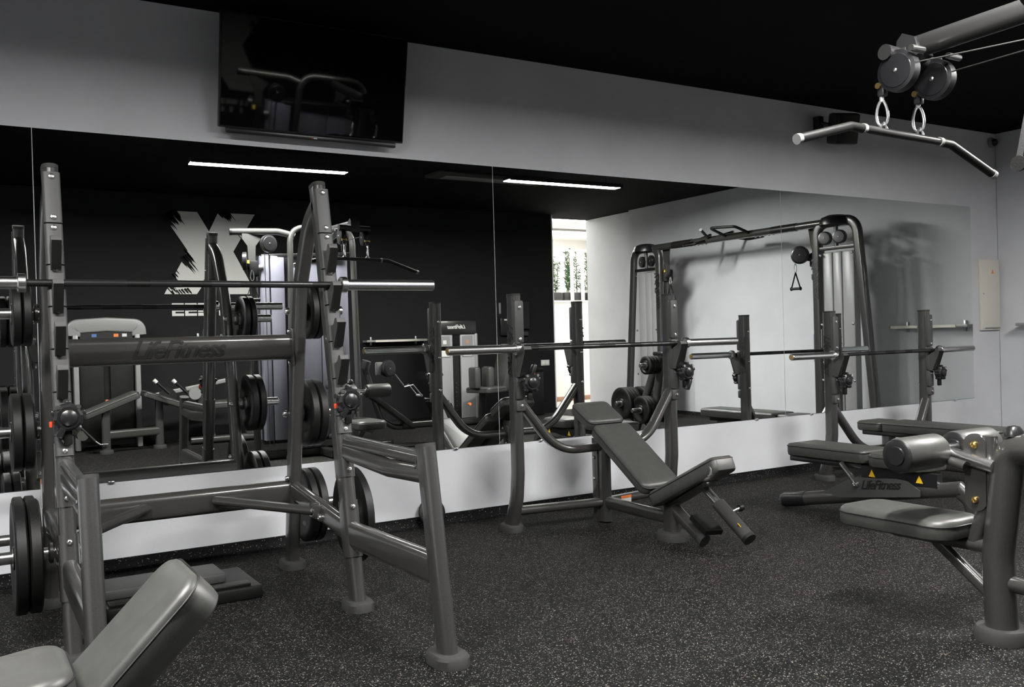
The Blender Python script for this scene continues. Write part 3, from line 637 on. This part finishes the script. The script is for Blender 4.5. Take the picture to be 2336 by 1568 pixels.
logo(t, (4.6195, -1.66, .235), (0, -1, .12), (0, .12, 1), .075, sub=q)
part(t, 'upper_plate', G().prism([(-1.5, .25), (-1.5, .33), (-2.0, .33), (-2.0, .25)], (4.69, 0, 0), Y, Z, .05), 'plastic')
for y in (-1.575, -1.89): part(t, 'warning_sticker', G().prism([(-.022, -.02), (.022, -.02), (0, .024)], (4.663 if y < -1.7 else 4.6633, y, .29), (0, -1, 0), Z, .003), 'yellow')
part(t, 'strut', G().cyl((4.66, -1.36, .33), (4.62, -1.5, .225), .016), 'steel'); bolt(t, (4.612, -1.5, .222), (-1, 0, 0), .02)
part(t, 'pad_frame', G().box((4.79, -1.2, .318), (.2, .56, .035), .008), 'frame_dark')
part(t, 'back_pad', G().pad((4.80, -1.215, .338), (0, -1, 0), (1, 0, 0), .6, .285, .08, .035, .02), 'vinyl')
part(t, 'seat_frame', G().box((4.76, -1.74, .315), (.16, .34, .035), .008), 'frame_dark')
part(t, 'seat_pad', G().pad((4.75, -1.75, .335), (-.06, -1, 0), (1, -.06, 0), .41, .29, .08, .1, .025), 'vinyl')
# ---------------------------------------------------------------- utility bench nearest the viewer
t = thing('utility_bench', 'grey incline utility bench with narrow padded backrest before the squat rack', 'weight bench', (.2, -3.07, 0))
u_ = V((1, 0, 1)).normalized(); n_ = V((-1, 0, 1)).normalized(); yc = -3.065
top = V((.418, yc, .693)); L = .62; T = .085
part(t, 'back_pad', G().pad(top - u_ * L / 2 - n_ * T, u_, n_.cross(u_), L, .275, T, .06, .022), 'vinyl')
part(t, 'seat_pad', G().pad((.0, yc, .43), (-1, 0, -.12), (0, -1, 0), .40, .28, .085, .07, .024), 'vinyl')
part(t, 'back_tube', G().sweep([top - u_ * .3 - n_ * (T + .03), top - u_ * .6 - n_ * (T + .03)], rr(.05, .06, .01), Y), 'frame')
part(t, 'seat_tube', G().sweep([(.25, yc, .37), (-.22, yc, .37)], rr(.06, .06, .01), Y), 'frame')
part(t, 'rear_leg', G().sweep(fillet([(.14, yc, .4), (.3, yc, .2), (.42, yc, .05)], .2), oval(.06, .1), Y), 'frame')
part(t, 'front_leg', G().sweep([(-.16, yc, .37), (-.3, yc, .05)], oval(.06, .1), Y), 'frame')
for x in (.42, -.3): part(t, 'floor_bar', G().sweep([(x, yc - .24, .035), (x, yc + .24, .035)], oval(.06, .06), Z), 'frame')
# ---------------------------------------------------------------- cable tower with pulldown station
def pulley(t, c, ax, r=.073, th=.05, m='plastic', sub=None):
    c, ax = V(c), V(ax).normalized()
    o = part(t, 'pulley', G().lathe([(0, -th / 2), (r * .35, -th / 2), (r * .8, -th * .46), (r * .82, -th * .42), (r, -th * .36), (r, th * .36), (r * .82, th * .42), (r * .8, th * .46), (r * .35, th / 2), (0, th / 2)], c, ax, 30), m, sub=sub)
    for s in (-1, 1): part(t, 'pulley_bolt', G().lathe([(0, .004), (.005, .004), (.008, .002), (.009, 0)], c + ax * s * th / 2, ax * s, 10), 'steel', sub=o)
    return o
def loop(c, L, w_, d, r=.005):
    # carabiner outline: vertical, in the plane of d and z
    c, d = V(c), V(d); p = []
    for k in range(20):
        a = 2 * pi * k / 20; ww = w_ * (.6 + .4 * (-cos(a) * .5 + .5)); p.append(c + d * sin(a) * ww / 2 + V((0, 0, cos(a) * L / 2)))
    return G().sweep(p, circ(r, 8), d.cross(V(Z)), closed=True)
t = cable = thing('pulldown_machine', 'grey cable tower with pulldown arm, padded thigh rollers and seat', 'cable machine', (3.22, -3.8, 0))
XC, YT = 3.225, -3.79
for s in (-1, 1):
    pass
part(t, 'tower_frame', G().sweep(fillet([(2.865, YT, .02), (2.9, YT, 2.31), (3.55, YT, 2.31), (3.585, YT, .02)], .16, 8), oval(.075, .055), Y), 'frame')
for x in (2.865, 3.585): foot(t, x, YT, .11, .16)
for x0, x1 in ((2.62, 2.698), (2.706, 2.845), (2.94, 3.215), (3.222, 3.515)):
    part(t, 'shroud_panel', G().box(((x0 + x1) / 2, -3.93, 1.115), (x1 - x0, .2 if x0 < 2.9 else .16, 1.83), .008), 'shroud')
part(t, 'weight_guide', G().box((3.07, -4.05, 1.1), (.86, .12, 1.9), .01), 'frame_dark')
part(t, 'top_rail', G().sweep([(2.62, -3.85, 2.02), (3.56, -3.82, 2.06)], rr(.03, .035, .005), Y), 'plastic')
part(t, 'base_frame', G().sweep([(2.5, -3.95, .05), (4.0, -3.95, .05)], rr(.1, .08, .015), Y), 'frame_dark')
part(t, 'base_frame', G().sweep([(XC, -4.3, .05), (XC, -3.55, .05)], rr(.08, .08, .015), X), 'frame_dark')
# side arm with guide column
YG = -3.96
part(t, 'side_arm', G().sweep(fillet([(2.95, YT, 2.22), (2.8, YT - .05, 2.265), (2.36, YG + .02, 2.262)], .2), circ(.034, 18), Y), 'frame')
part(t, 'arm_cap', G().cyl((2.365, YG + .021, 2.262), (2.345, YG + .018, 2.262), .036), 'plastic')
part(t, 'arm_plate', G().prism([(-.09, .07), (.09, .07), (.09, .02), (.04, -.05), (.035, -.2), (-.035, -.2), (-.04, -.05), (-.09, .02)], (2.54, YG + .075, 2.17), X, Z, .01), 'foot')
cl = part(t, 'guide_column', G().sweep([(2.555, YG + .03, 2.2), (2.555, YG + .03, .06)], rr(.055, .055, .01), X), 'frame_dark')
for z in [.3 + .1 * k for k in range(16)]: part(t, 'guide_hole', G().cyl((2.555, YG + .057, z), (2.555, YG + .0605, z), .008, 8), 'black', sub=cl)
part(t, 'carriage', G().box((2.555, YG + .05, 1.9), (.1, .11, .16), .02), 'plastic')
part(t, 'carriage_knob', G().cyl((2.60, YG + .11, 1.91), (2.64, YG + .13, 1.91), .028, 16), 'silver')
p_ = pulley(t, (2.47, YG + .08, 1.97), (1, .35, 0), .09, .05)
part(t, 'warning_sticker', G().prism([(-.018, -.015), (.018, -.015), (0, .018)], (2.492, YG + .115, 1.96), (.35, -1, 0), Z, .025), 'yellow', sub=p_)
pulley(t, (2.66, -3.72, 2.13), (.25, 1, 0), .085, .05); pulley(t, (3.43, -3.72, 2.14), (1, .3, 0), .075, .05)
for dx in (0, .04): part(t, 'cable', G().cyl((2.62 + dx, -3.72, 2.05), (2.62 + dx, -3.72, .15), .004, 6), 'wire')
# pulldown arm
part(t, 'pulldown_arm', G().sweep([(XC, -3.82, 2.262), (XC, -2.9, 2.243)], oval(.07, .085), X), 'frame_dark')
part(t, 'arm_gusset', G().prism([(0, 0), (.28, 0), (.28, -.12)], (XC, -3.36, 2.225), (0, -1, 0), Z, .05), 'frame')
hd = part(t, 'arm_head', G().cyl((3.07, -2.9, 2.212), (3.375, -2.9, 2.2), .03, 20), 'frame_dark')
part(t, 'head_plate', G().prism([(-.03, .0), (-.025, .05), (.0, .075), (.05, .05), (.07, -.02), (.0, -.05), (-.03, -.04)], (XC, -2.9, 2.225), (0, -1, 0), Z, .09), 'plastic')
for x, z in ((3.105, 2.135), (3.33, 2.129)):
    po = pulley(t, (x, -2.935, z), (1, .06, 0), .078, .052, 'pulley')
    part(t, 'pulley_bracket', G().box((x + .034, -2.92, z + .03), (.005, .045, .13), .002), 'frame_dark', sub=po)
    part(t, 'cable', G().cyl((x, -2.858, z), (x, -2.858, 2.045), .0045, 8), 'wire')
    part(t, 'cable_guard', G().box((x, -2.862, z - .055), (.03, .03, .05), .006), 'plastic')
    part(t, 'guard_bolt', G().cyl((x - .025, -2.858, z - .04), (x + .025, -2.858, z - .04), .012, 12), 'brass')
    part(t, 'cable', G().cyl((x + .02, -3.0, z + .02), (XC, -3.75, 2.12), .003, 8), 'wire')
    part(t, 'head_bolt', G().cyl((x - .03, -3.01, 2.2), (x + .045, -3.01, 2.2), .012, 12), 'steel')
# thigh rollers and seat
XS = 3.275
for x0, x1 in ((2.98, 3.222), (3.328, 3.565)):
    rl = part(t, 'thigh_roller', G().lathe([(0, 0), (.05, 0), (.06, .004), (.066, .016), (.066, x1 - x0 - .016), (.06, x1 - x0 - .004), (.05, x1 - x0), (0, x1 - x0)], (x0, -2.98, .684), X, 36), 'vinyl')
    part(t, 'roller_cap', G().lathe([(.062, -.002), (.055, -.006), (.036, -.006), (.034, -.012), (0, -.012)], (x0 + .001, -2.98, .684), X, 30), 'plastic', sub=rl)
part(t, 'roller_axle', G().cyl((3.2, -2.98, .684), (3.35, -2.98, .684), .02), 'chrome')
part(t, 'roller_arm', G().cyl((XS - .04, -2.96, .69), (XS - .045, -3.2, .643), .024, 20), 'chrome')
part(t, 'arm_clamp', G().cyl((XS - .06, -3.03, .65), (XS - .06, -3.1, .635), .02, 14), 'frame')
part(t, 'adjust_plate', G().prism([(.035 * cos(R(a_)) * 1.25, (.105 if 0 <= a_ <= 180 else -.105) + .04 * sin(R(a_))) for a_ in range(0, 360, 20)], (XS - .022, -3.115, .612), (0, -1, 0), Z, .012), 'frame')
for z in (.715, .51): bolt(t, (XS - .03, -3.115, z), (-1, 0, 0), .014, 'brass')
part(t, 'roller_post', G().sweep(fillet([(XS, -3.16, .75), (XS, -3.16, .55), (XS, -3.09, .35)], .25), oval(.045, .055), X), 'frame')
part(t, 'main_post', G().sweep(fillet([(XS, -3.19, .03), (XS, -3.18, .3), (XS, -3.235, .71), (XS, -3.8, .72)], [.4, .07], 8), circ(.056, 24), X), 'frame'); foot(t, XS, -3.19, .19, .19, .05)
part(t, 'post_dome', G().lathe([(.035, 0), (.033, .02), (.02, .036), (0, .04)], (XS, -3.25, .755), Z, 20), 'plastic')
part(t, 'seat_beam', G().sweep([(XS, -2.75, .335), (XS, -3.16, .335)], circ(.026, 16), X), 'frame')
part(t, 'seat_brace', G().sweep([(XS, -2.93, .325), (XS, -3.16, .15)], oval(.035, .05), X), 'frame')
part(t, 'low_tube', G().sweep([(XS, -3.2, .215), (XS, -3.8, .2)], circ(.03, 16), X), 'frame')
part(t, 'seat_plate', G().box((XS - .04, -2.86, .352), (.16, .34, .012), .003), 'frame_dark')
part(t, 'seat_pad', G().pad((3.235, -2.83, .358), (0, 1, 0), (-1, 0, 0), .5, .285, .078, .08, .03), 'vinyl')
# low row station
part(t, 'row_post', G().sweep(fillet([(3.72, -3.95, .86), (3.78, -3.92, .62), (3.85, -3.9, .33), (4.0, -3.9, .23), (4.25, -3.9, .22)], .2), circ(.03, 16), Y), 'frame')
part(t, 'row_beam', G().sweep([(4.1, -3.9, .24), (4.62, -3.9, .24)], rr(.08, .07, .015), Y), 'frame_dark')
part(t, 'row_rail', G().sweep([(3.7, -3.9, .62), (4.2, -3.9, .24)], rr(.1, .06, .01), Y), 'frame_dark')
for s in (-1, 1):
    part(t, 'foot_plate', G().box((4.6, -3.9 + s * .2, .33), (.03, .2, .3), .008, Mx.Rotation(R(-24), 3, 'Y')), 'rubber')
    part(t, 'plate_frame', G().sweep([(4.47, -3.9 + s * .2, .5), (4.56, -3.9 + s * .2, .49), (4.68, -3.9 + s * .2, .18)], circ(.012, 10), Y), 'frame')
part(t, 'foot_axle', G().cyl((4.62, -4.1, .24), (4.62, -3.7, .24), .02), 'steel')
pulley(t, (3.93, -3.83, .86), (.45, 1, 0), .09, .06); part(t, 'pulley_yoke', G().box((3.85, -3.88, .86), (.08, .06, .14), .015), 'silver')
part(t, 'row_knob', G().cyl((3.71, -3.95, .87), (3.73, -3.93, .95), .05, 16), 'liner')
# pulldown bar and handles
t = thing('pulldown_bar', 'long black pulldown bar with bent ends hanging from two carabiners', 'pulldown bar', (3.23, -2.858, 1.9), 0)
part(t, 'centre_bar', G().cyl((2.99, -2.858, 1.922), (3.47, -2.858, 1.912), .016, 18), 'frame_dark')
part(t, 'grip', G().sweep(fillet([(2.995, -2.858, 1.921), (2.92, -2.858, 1.925), (2.635, -2.858, 1.852)], .06), circ(.0175, 18), Y), 'rubber')
part(t, 'grip', G().sweep(fillet([(3.465, -2.858, 1.911), (3.54, -2.858, 1.908), (3.83, -2.858, 1.806)], .06), circ(.0175, 18), Y), 'rubber')
for a_, b_ in (((2.64, -2.858, 1.853), (2.622, -2.858, 1.8485)), ((3.825, -2.858, 1.808), (3.843, -2.858, 1.8015)), ((2.985, -2.858, 1.922), (3.0, -2.858, 1.9215)), ((3.46, -2.858, 1.9125), (3.475, -2.858, 1.912))):
    part(t, 'end_cap', G().cyl(a_, b_, .0195, 18), 'silver')
for x in (3.105, 3.33):
    part(t, 'eye_plate', G().sweep([(x - .022, -2.858, 1.93), (x, -2.858, 1.955), (x + .022, -2.858, 1.928)], rr(.02, .008, .003, 2), Y), 'chrome')
    part(t, 'carabiner', loop((x, -2.858, 1.992), .1, .05, (.58, -.81, 0), .0056), 'chrome')
    part(t, 'swivel', G().cyl((x, -2.858, 2.035), (x, -2.858, 2.06), .009, 12), 'silver')
def dhandle(c, d, label, L=.2):
    c, d = V(c), V(d).normalized(); t = thing('stirrup_handle', label, 'cable handle', c - V((0, 0, .3)), 0, 'stirrup cable handles')
    part(t, 'carabiner', loop(c - V((0, 0, .05)), .1, .04, d, .005), 'chrome')
    k = c - V((0, 0, .1))
    for s in (-1, 1): part(t, 'strap', G().sweep([k, k - V((0, 0, .17)) + d * s * .06], rr(.022, .005, .002, 1), d.cross(V(Z))), 'rubber')
    part(t, 'grip', G().cyl(k - V((0, 0, .18)) - d * .06, k - V((0, 0, .18)) + d * .06, .015, 16), 'rubber')
    for s in (-1, 1): part(t, 'grip_end', G().cyl(k - V((0, 0, .18)) + d * s * .06, k - V((0, 0, .18)) + d * s * .068, .021, 16), 'rubber')
dhandle((2.505, -3.765, 1.87), (1, 0, 0), 'black stirrup handle hanging from the pulldown tower side column')
t = thing('row_handle', 'chrome close grip row handle resting on the low row rail', 'row handle', (4.25, -3.8, .6))
part(t, 'chain', G().sweep([(3.99, -3.8, .8), (4.1, -3.8, .66)], circ(.008, 8), Y), 'chrome')
for y in (-3.86, -3.74): part(t, 'side_bar', G().sweep([(4.1, -3.8, .66), (4.17, y, .68), (4.27, y, .56)], circ(.009, 8), Y), 'chrome')
part(t, 'grip', G().sweep([(4.27, -3.86, .56), (4.27, -3.74, .56)], circ(.014, 12), X), 'silver')
# ---------------------------------------------------------------- cable crossover along the grey wall
t = thing('cable_crossover', 'cable crossover with two shrouded towers and a pull-up bar along the grey wall', 'cable machine', (8.15, -3.1, 0))
def tower(yv, yt, yb, s):
    # s: direction from the tower towards the machine's middle along y
    x = 8.1
    part(t, 'tower_frame', G().sweep(fillet([(x, yv, .02), (x, yv, 2.3), (x, yt, 2.3), (x, yb, .02)], .17, 8), oval(.07, .115), X), 'frame')
    foot(t, x, yv, .13, .18); foot(t, x, yb, .13, .18)
    c_ = (yv + yt) / 2
    part(t, 'top_cap', G().lathe([(.17, -.04), (.17, 0), (.15, .04), (.09, .065), (0, .075)], (x, c_, 2.3), Z, 24), 'plastic')
    w_ = abs(yt - yv) - .1
    for f0, f1 in ((0, .33), (.34, .62), (.63, 1)):
        a_, b_ = yv + (yt - yv) * (.1 + .8 * f0), yv + (yt - yv) * (.1 + .8 * f1)
        part(t, 'shroud_panel', G().box((x + .06, (a_ + b_) / 2, 1.05), (.1, abs(b_ - a_), 1.86), .02), 'shroud_warm')
    part(t, 'rail', G().sweep([(x, yv, 2.02), (x, yt, 2.02)], rr(.04, .04, .006), X), 'plastic')
    for dy in (.13, .32): pulley(t, (x - .02, yv - s * dy, 2.13), (1, .2 * s, 0), .075, .05)
    part(t, 'cap_stem', G().cyl((x, c_, 2.03), (x, c_, 2.28), .022), 'frame')
    for z in (1.95, 1.2, .6):
        for yy in (yv - s * .06, yt + s * .05): bolt(t, (x - .02, yy, z), (-1, 0, 0), .014)
    # guide column and carriage
    yg = yv + s * .05
    part(t, 'guide_column', G().sweep([(x + .1, yg, 2.2), (x + .1, yg, .06)], rr(.06, .06, .01), X), 'frame')
    part(t, 'guide_rod', G().cyl((x + .1, yg - s * .06, 2.05), (x + .1, yg - s * .06, .1), .011, 12), 'chrome')
    part(t, 'column_plate', G().prism([(-.07, .07), (.07, .07), (.05, -.06), (.03, -.16), (-.03, -.16), (-.05, -.06)], (x + .06, yg + s * .04, 2.2), Y, Z, .012), 'foot')
    part(t, 'carriage', G().box((x + .08, yg + s * .03, 1.92), (.1, .12, .16), .02), 'foot')
    part(t, 'carriage_arm', G().cyl((x + .05, yg + s * .05, 1.93), (x - .02, yg + s * .13, 1.95), .03, 16), 'foot')
    po = pulley(t, (x - .04, yg + s * .15, 1.98), (1, s * .45, 0), .1, .05, 'plastic' if s < 0 else 'foot')
    if s > 0: part(t, 'warning_sticker', G().prism([(-.018, -.015), (.018, -.015), (0, .018)], (x - .058, yg + s * .145, 1.97), (0, -1, 0), Z, .03), 'yellow', sub=po)
    part(t, 'warning_label', G().box((x - .001, yv - s * .052, 1.05), (.05, .002, .2)), 'label')
    part(t, 'blue_label', G().box((x - .001, yb - s * -.051 if False else yv + s * .0525, .95), (.045, .002, .3)), 'blue')
    part(t, 'base_plate', G().box((x, (yv + yb) / 2, .05), (.5, abs(yb - yv) * .9, .06), .012), 'frame_dark')
    logo(t, (x - .0362, yv, 1.72), (0, 0, -1), (0, -1, 0), .13)
    dhandle((x - .04, yg + s * .22, 1.89), (0, 1, 0), 'black stirrup handle on the crossover tower nearest the ' + ('doorway' if s > 0 else 'mirror'))
tower(-1.7, -1.18, -.97, -1)
tower(-4.33, -4.84, -5.04, 1)
part(t, 'pull_up_beam', G().sweep([(8.1, -1.6, 2.3), (8.1, -4.45, 2.3)], circ(.042, 22), X), 'frame')
for y in (-2.15, -3.85): part(t, 'beam_sleeve', G().cyl((8.1, y - .18, 2.3), (8.1, y + .18, 2.3), .046, 22), 'frame_dark')
for y in (-2.45, -3.55):
    for k in range(5): bolt(t, (8.1, y + (k - 2) * .07, 2.257), (0, 0, -1), .014)
for ya, yb_, dx, dz in ((-2.66, -3.04, -.3, .1), (-2.66, -3.0, .3, -.02), (-3.4, -3.62, -.22, -.06)):
    part(t, 'pull_up_handle', G().sweep(fillet([(8.1, ya, 2.3), (8.1 + dx * .8, ya - .02, 2.3 + dz * .8), (8.1 + dx, yb_, 2.3 + dz), (8.1, yb_, 2.3)], .05), circ(.017, 14), Z), 'rubber')
for ya, dy, dx in ((-3.36, .1, .3), (-3.62, -.02, .28), (-3.36, .12, -.25)):
    pp = part(t, 'pull_up_handle', G().sweep([(8.1, ya, 2.31), (8.1 + dx, ya + dy, 2.4)], circ(.017, 14), Z), 'rubber')
    part(t, 'handle_cap', G().cyl((8.1 + dx, ya + dy, 2.4), (8.1 + dx * 1.04, ya + dy * 1.04, 2.403), .019, 12), 'silver', sub=pp)
# ---------------------------------------------------------------- weight tree
t = thing('plate_tree', 'grey plate storage tree beside the cable crossover', 'plate rack', (6.25, -2.2, 0))
TX, TY = 6.27, -2.2
part(t, 'post', G().sweep([(TX, TY + .02, .93), (TX, TY - .16, .06)], oval(.06, .10), X), 'frame')
part(t, 'post', G().sweep([(TX, TY - .02, .93), (TX, TY - .46, .06)], oval(.06, .10), X), 'frame')
part(t, 'post_cap', G().box((TX, TY, .945), (.08, .16, .04), .012), 'plastic')
for y in (TY - .14, TY - .46):
    part(t, 'floor_bar', G().sweep([(TX - .3, y, .045), (TX + .3, y, .045)], oval(.07, .06), Y), 'frame')
spots = [(TY - .01, .83, .19, 4, 'small'), (TY - .16, .36, .29, 3, 'medium'), (TY - .43, .42, .34, 4, 'large')]
for y, z, dia, n_, wd in spots:
    for s in (-1, 1):
        part(t, 'plate_horn', G().lathe([(.0245, 0), (.0245, .23), (.02, .235), (0, .235)], (TX + s * .03, y, z), (s, 0, 0), 20), 'chrome')
        for k in range(n_):
            pos = ['innermost', 'second', 'third', 'outermost'][k] if n_ == 4 else ['innermost', 'middle', 'outermost'][k]
            plate((TX + s * (.06 + k * .04), y, z), (s, 0, 0), dia, .037, '%s %s black plate on the plate tree side facing the %s' % (pos, wd, 'cable crossover' if s > 0 else 'incline bench'), 'weight plates on the plate tree')
        if dia > .2:
            part(t, 'brace', G().sweep([(TX + s * .03, y, z - .02), (TX + s * .12, y, z - .12), (TX + s * .03, y, z - .2)], circ(.012, 8), Y), 'frame')
# ---------------------------------------------------------------- machines along the black wall
t = thing('leg_curl_machine', 'prone leg curl machine with humped pads and silver topped weight tower', 'exercise machine', (1.6, -6.0, 0))
part(t, 'top_cover', G().sweep(fillet([(1.16, -6.22, 1.3), (1.17, -6.22, 1.405), (1.51, -6.22, 1.425), (1.85, -6.22, 1.405), (1.86, -6.22, 1.3)], .06), rr(.1, .16, .02), Y), 'silver')
for x in (1.185, 1.835): part(t, 'side_rail', G().box((x, -6.22, .66), (.055, .12, 1.3), .01), 'silver')
part(t, 'tower_back', G().box((1.51, -6.3, .68), (.6, .04, 1.28)), 'frame_dark')
for x in (1.35, 1.67): part(t, 'shroud_panel', G().box((x, -6.24, .7), (.25, .03, 1.2), .006), 'frame_dark')
part(t, 'weight_stack', G().box((1.51, -6.26, .32), (.1, .06, .5)), 'black')
for k in range(8): part(t, 'stack_number', G().box((1.51, -6.228, .2 + k * .045), (.012, .003, .012)), 'label')
part(t, 'selector', G().cyl((1.5, -6.22, .55), (1.5, -6.19, .55), .02, 12), 'orange')
part(t, 'placard', G().box((1.51, -6.2, 1.31), (.56, .02, .1)), 'black')
for x, m_ in ((1.38, 'blue'), (1.61, 'orange'), (1.7, 'label')): part(t, 'placard_print', G().box((x, -6.188, 1.3), (.05, .004, .035)), m_)
u1 = (V((1.78, -5.82, .62)) - V((1.2, -5.82, .40))); u2 = V((2.22, -5.82, .47)) - V((1.8, -5.82, .63))
part(t, 'hip_pad', G().pad((1.49, -5.82, .49), u1, (0, 1, 0), u1.length, .3, .085, .05, .03), 'vinyl')
part(t, 'chest_pad', G().pad((2.01, -5.82, .53), u2, (0, 1, 0), u2.length, .28, .07, .04, .025), 'vinyl')
part(t, 'pad_cap', G().box((2.23, -5.82, .5), (.1, .26, .04), .015), 'silver')
for x, y, h_ in ((1.42, -5.76, .48), (2.0, -5.9, .55)):
    part(t, 'leg', G().sweep([(x, y, h_), (x, y, .03)], oval(.06, .09), Y), 'frame'); foot(t, x, y, .14, .16)
part(t, 'floor_beam', G().sweep([(1.42, -5.76, .2), (2.0, -5.9, .2)], oval(.06, .10), Y), 'frame')
part(t, 'ankle_roller', G().cyl((1.18, -6.0, .22), (1.18, -5.7, .22), .055, 20), 'vinyl')
part(t, 'grip_lever', G().sweep([(1.15, -5.72, .32), (1.3, -5.7, .15)], circ(.017, 12), Y), 'rubber')
part(t, 'lever_tip', G().cyl((1.14, -5.72, .335), (1.16, -5.72, .31), .022, 12), 'silver'); part(t, 'lever_rod', G().sweep([(1.29, -5.7, .16), (1.35, -5.7, .11), (1.43, -5.7, .11)], circ(.01, 10), Y), 'chrome')
part(t, 'lever_arm', G().sweep([(1.95, -5.95, .6), (2.27, -5.95, .65)], rr(.04, .05, .01), Y), 'silver')
part(t, 'pivot_disc', G().lathe([(0, -.02), (.1, -.02), (.1, .02), (0, .02)], (2.1, -5.93, .58), Y, 28), 'frame_dark')
for x, z in ((1.93, .63), (2.13, .62)):
    hg = part(t, 'hand_grip', G().cyl((x + .13, -5.6, z), (x, -5.6, z + .13), .016, 12), 'rubber'); part(t, 'grip_tip', G().cyl((x, -5.6, z + .13), (x - .03, -5.6, z + .16), .021, 12), 'label', sub=hg)
t = thing('leg_extension_machine', 'seated leg machine with silver lever arm beside the leg curl machine', 'exercise machine', (2.75, -5.9, 0))
part(t, 'lever_arm', G().sweep([(2.31, -5.95, .655), (2.8, -5.95, .74)], rr(.04, .05, .01), Y), 'silver')
part(t, 'pivot_disc', G().lathe([(0, -.02), (.07, -.02), (.07, .02), (0, .02)], (2.4, -5.9, .6), Y, 28), 'silver')
part(t, 'seat_pad', G().pad((2.75, -5.95, .42), X, Y, .45, .34, .08, .06, .03), 'vinyl')
part(t, 'back_pad', G().pad((3.05, -5.95, .75), (.25, 0, 1), (0, -1, 0), .6, .34, .08, .06, .03), 'vinyl')
part(t, 'frame_post', G().sweep([(2.45, -5.95, .6), (2.6, -5.95, .04)], oval(.06, .10), Y), 'frame'); part(t, 'frame_post', G().sweep([(2.95, -5.95, .5), (3.05, -5.95, .04)], oval(.06, .10), Y), 'frame')
part(t, 'floor_beam', G().sweep([(2.35, -5.95, .05), (3.15, -5.95, .05)], oval(.07, .08), Y), 'frame')
kk = part(t, 'adjust_knob', G().lathe([(0, 0), (.03, 0), (.03, .04), (0, .05)], (2.5, -5.9, .72), (0, .3, 1), 12), 'plastic'); part(t, 'knob_mark', G().box((2.475, -5.87, .7), (.03, .02, .03), .005), 'red', sub=kk)
t = thing('hip_abductor_machine', 'hip abductor machine with paired thigh pads and grey weight tower', 'exercise machine', (5.8, -5.75, 0))
part(t, 'tower_head', G().box((5.75, -5.8, 1.3), (.62, .2, .2), .03), 'frame_dark')
for x in (5.46, 6.045): part(t, 'side_rail', G().box((x, -5.8, .62), (.045, .2, 1.2), .012), 'silver')
for x in (5.58, 5.92): part(t, 'shroud_panel', G().box((x, -5.73, .65), (.22, .03, 1.12), .008), 'shroud_warm')
part(t, 'weight_stack', G().box((5.75, -5.78, .55), (.1, .05, 1.0)), 'black')
for k in range(7): part(t, 'stack_pin_hole', G().cyl((5.75, -5.755, .2 + .06 * k), (5.75, -5.748, .2 + .06 * k), .008, 8), 'steel')
for x in (5.57, 5.91):
    pc = part(t, 'placard', G().box((x, -5.712, 1.05), (.16, .006, .28)), 'silver')
    part(t, 'placard_print', G().box((x, -5.708, .98), (.13, .004, .12)), 'label', sub=pc); part(t, 'placard_figure', G().box((x, -5.708, 1.11), (.05, .004, .05)), 'wood' if x > 5.8 else 'label', sub=pc)
logo(t, (5.75, -5.699, 1.31), (-1, 0, 0), Z, .075, 'label')
for x in (5.78, 5.98): part(t, 'thigh_pad', G().box((x, -5.3, .64), (.09, .2, .28), .03), 'vinyl')
part(t, 'seat_pad', G().pad((5.98, -5.35, .44), (.4, 1, 0), (-1, .4, 0), .42, .4, .075, .06, .03), 'vinyl')
part(t, 'back_pad', G().box((6.35, -5.5, .75), (.12, .38, .66), .04, Mx.Rotation(R(18), 3, 'Y')), 'vinyl')
part(t, 'seat_post', G().sweep([(5.95, -5.4, .44), (5.95, -5.45, .04)], oval(.07, .10), Y), 'frame_dark')
part(t, 'floor_beam', G().sweep([(5.4, -5.6, .05), (6.5, -5.6, .05)], oval(.08, .09), Y), 'frame')
part(t, 'adjust_knob', G().cyl((5.74, -5.4, .3), (5.74, -5.36, .3), .018, 12), 'orange')
for o in bpy.data.objects:
    for k in ('_loc', '_rz'):
        if k in o: del o[k]
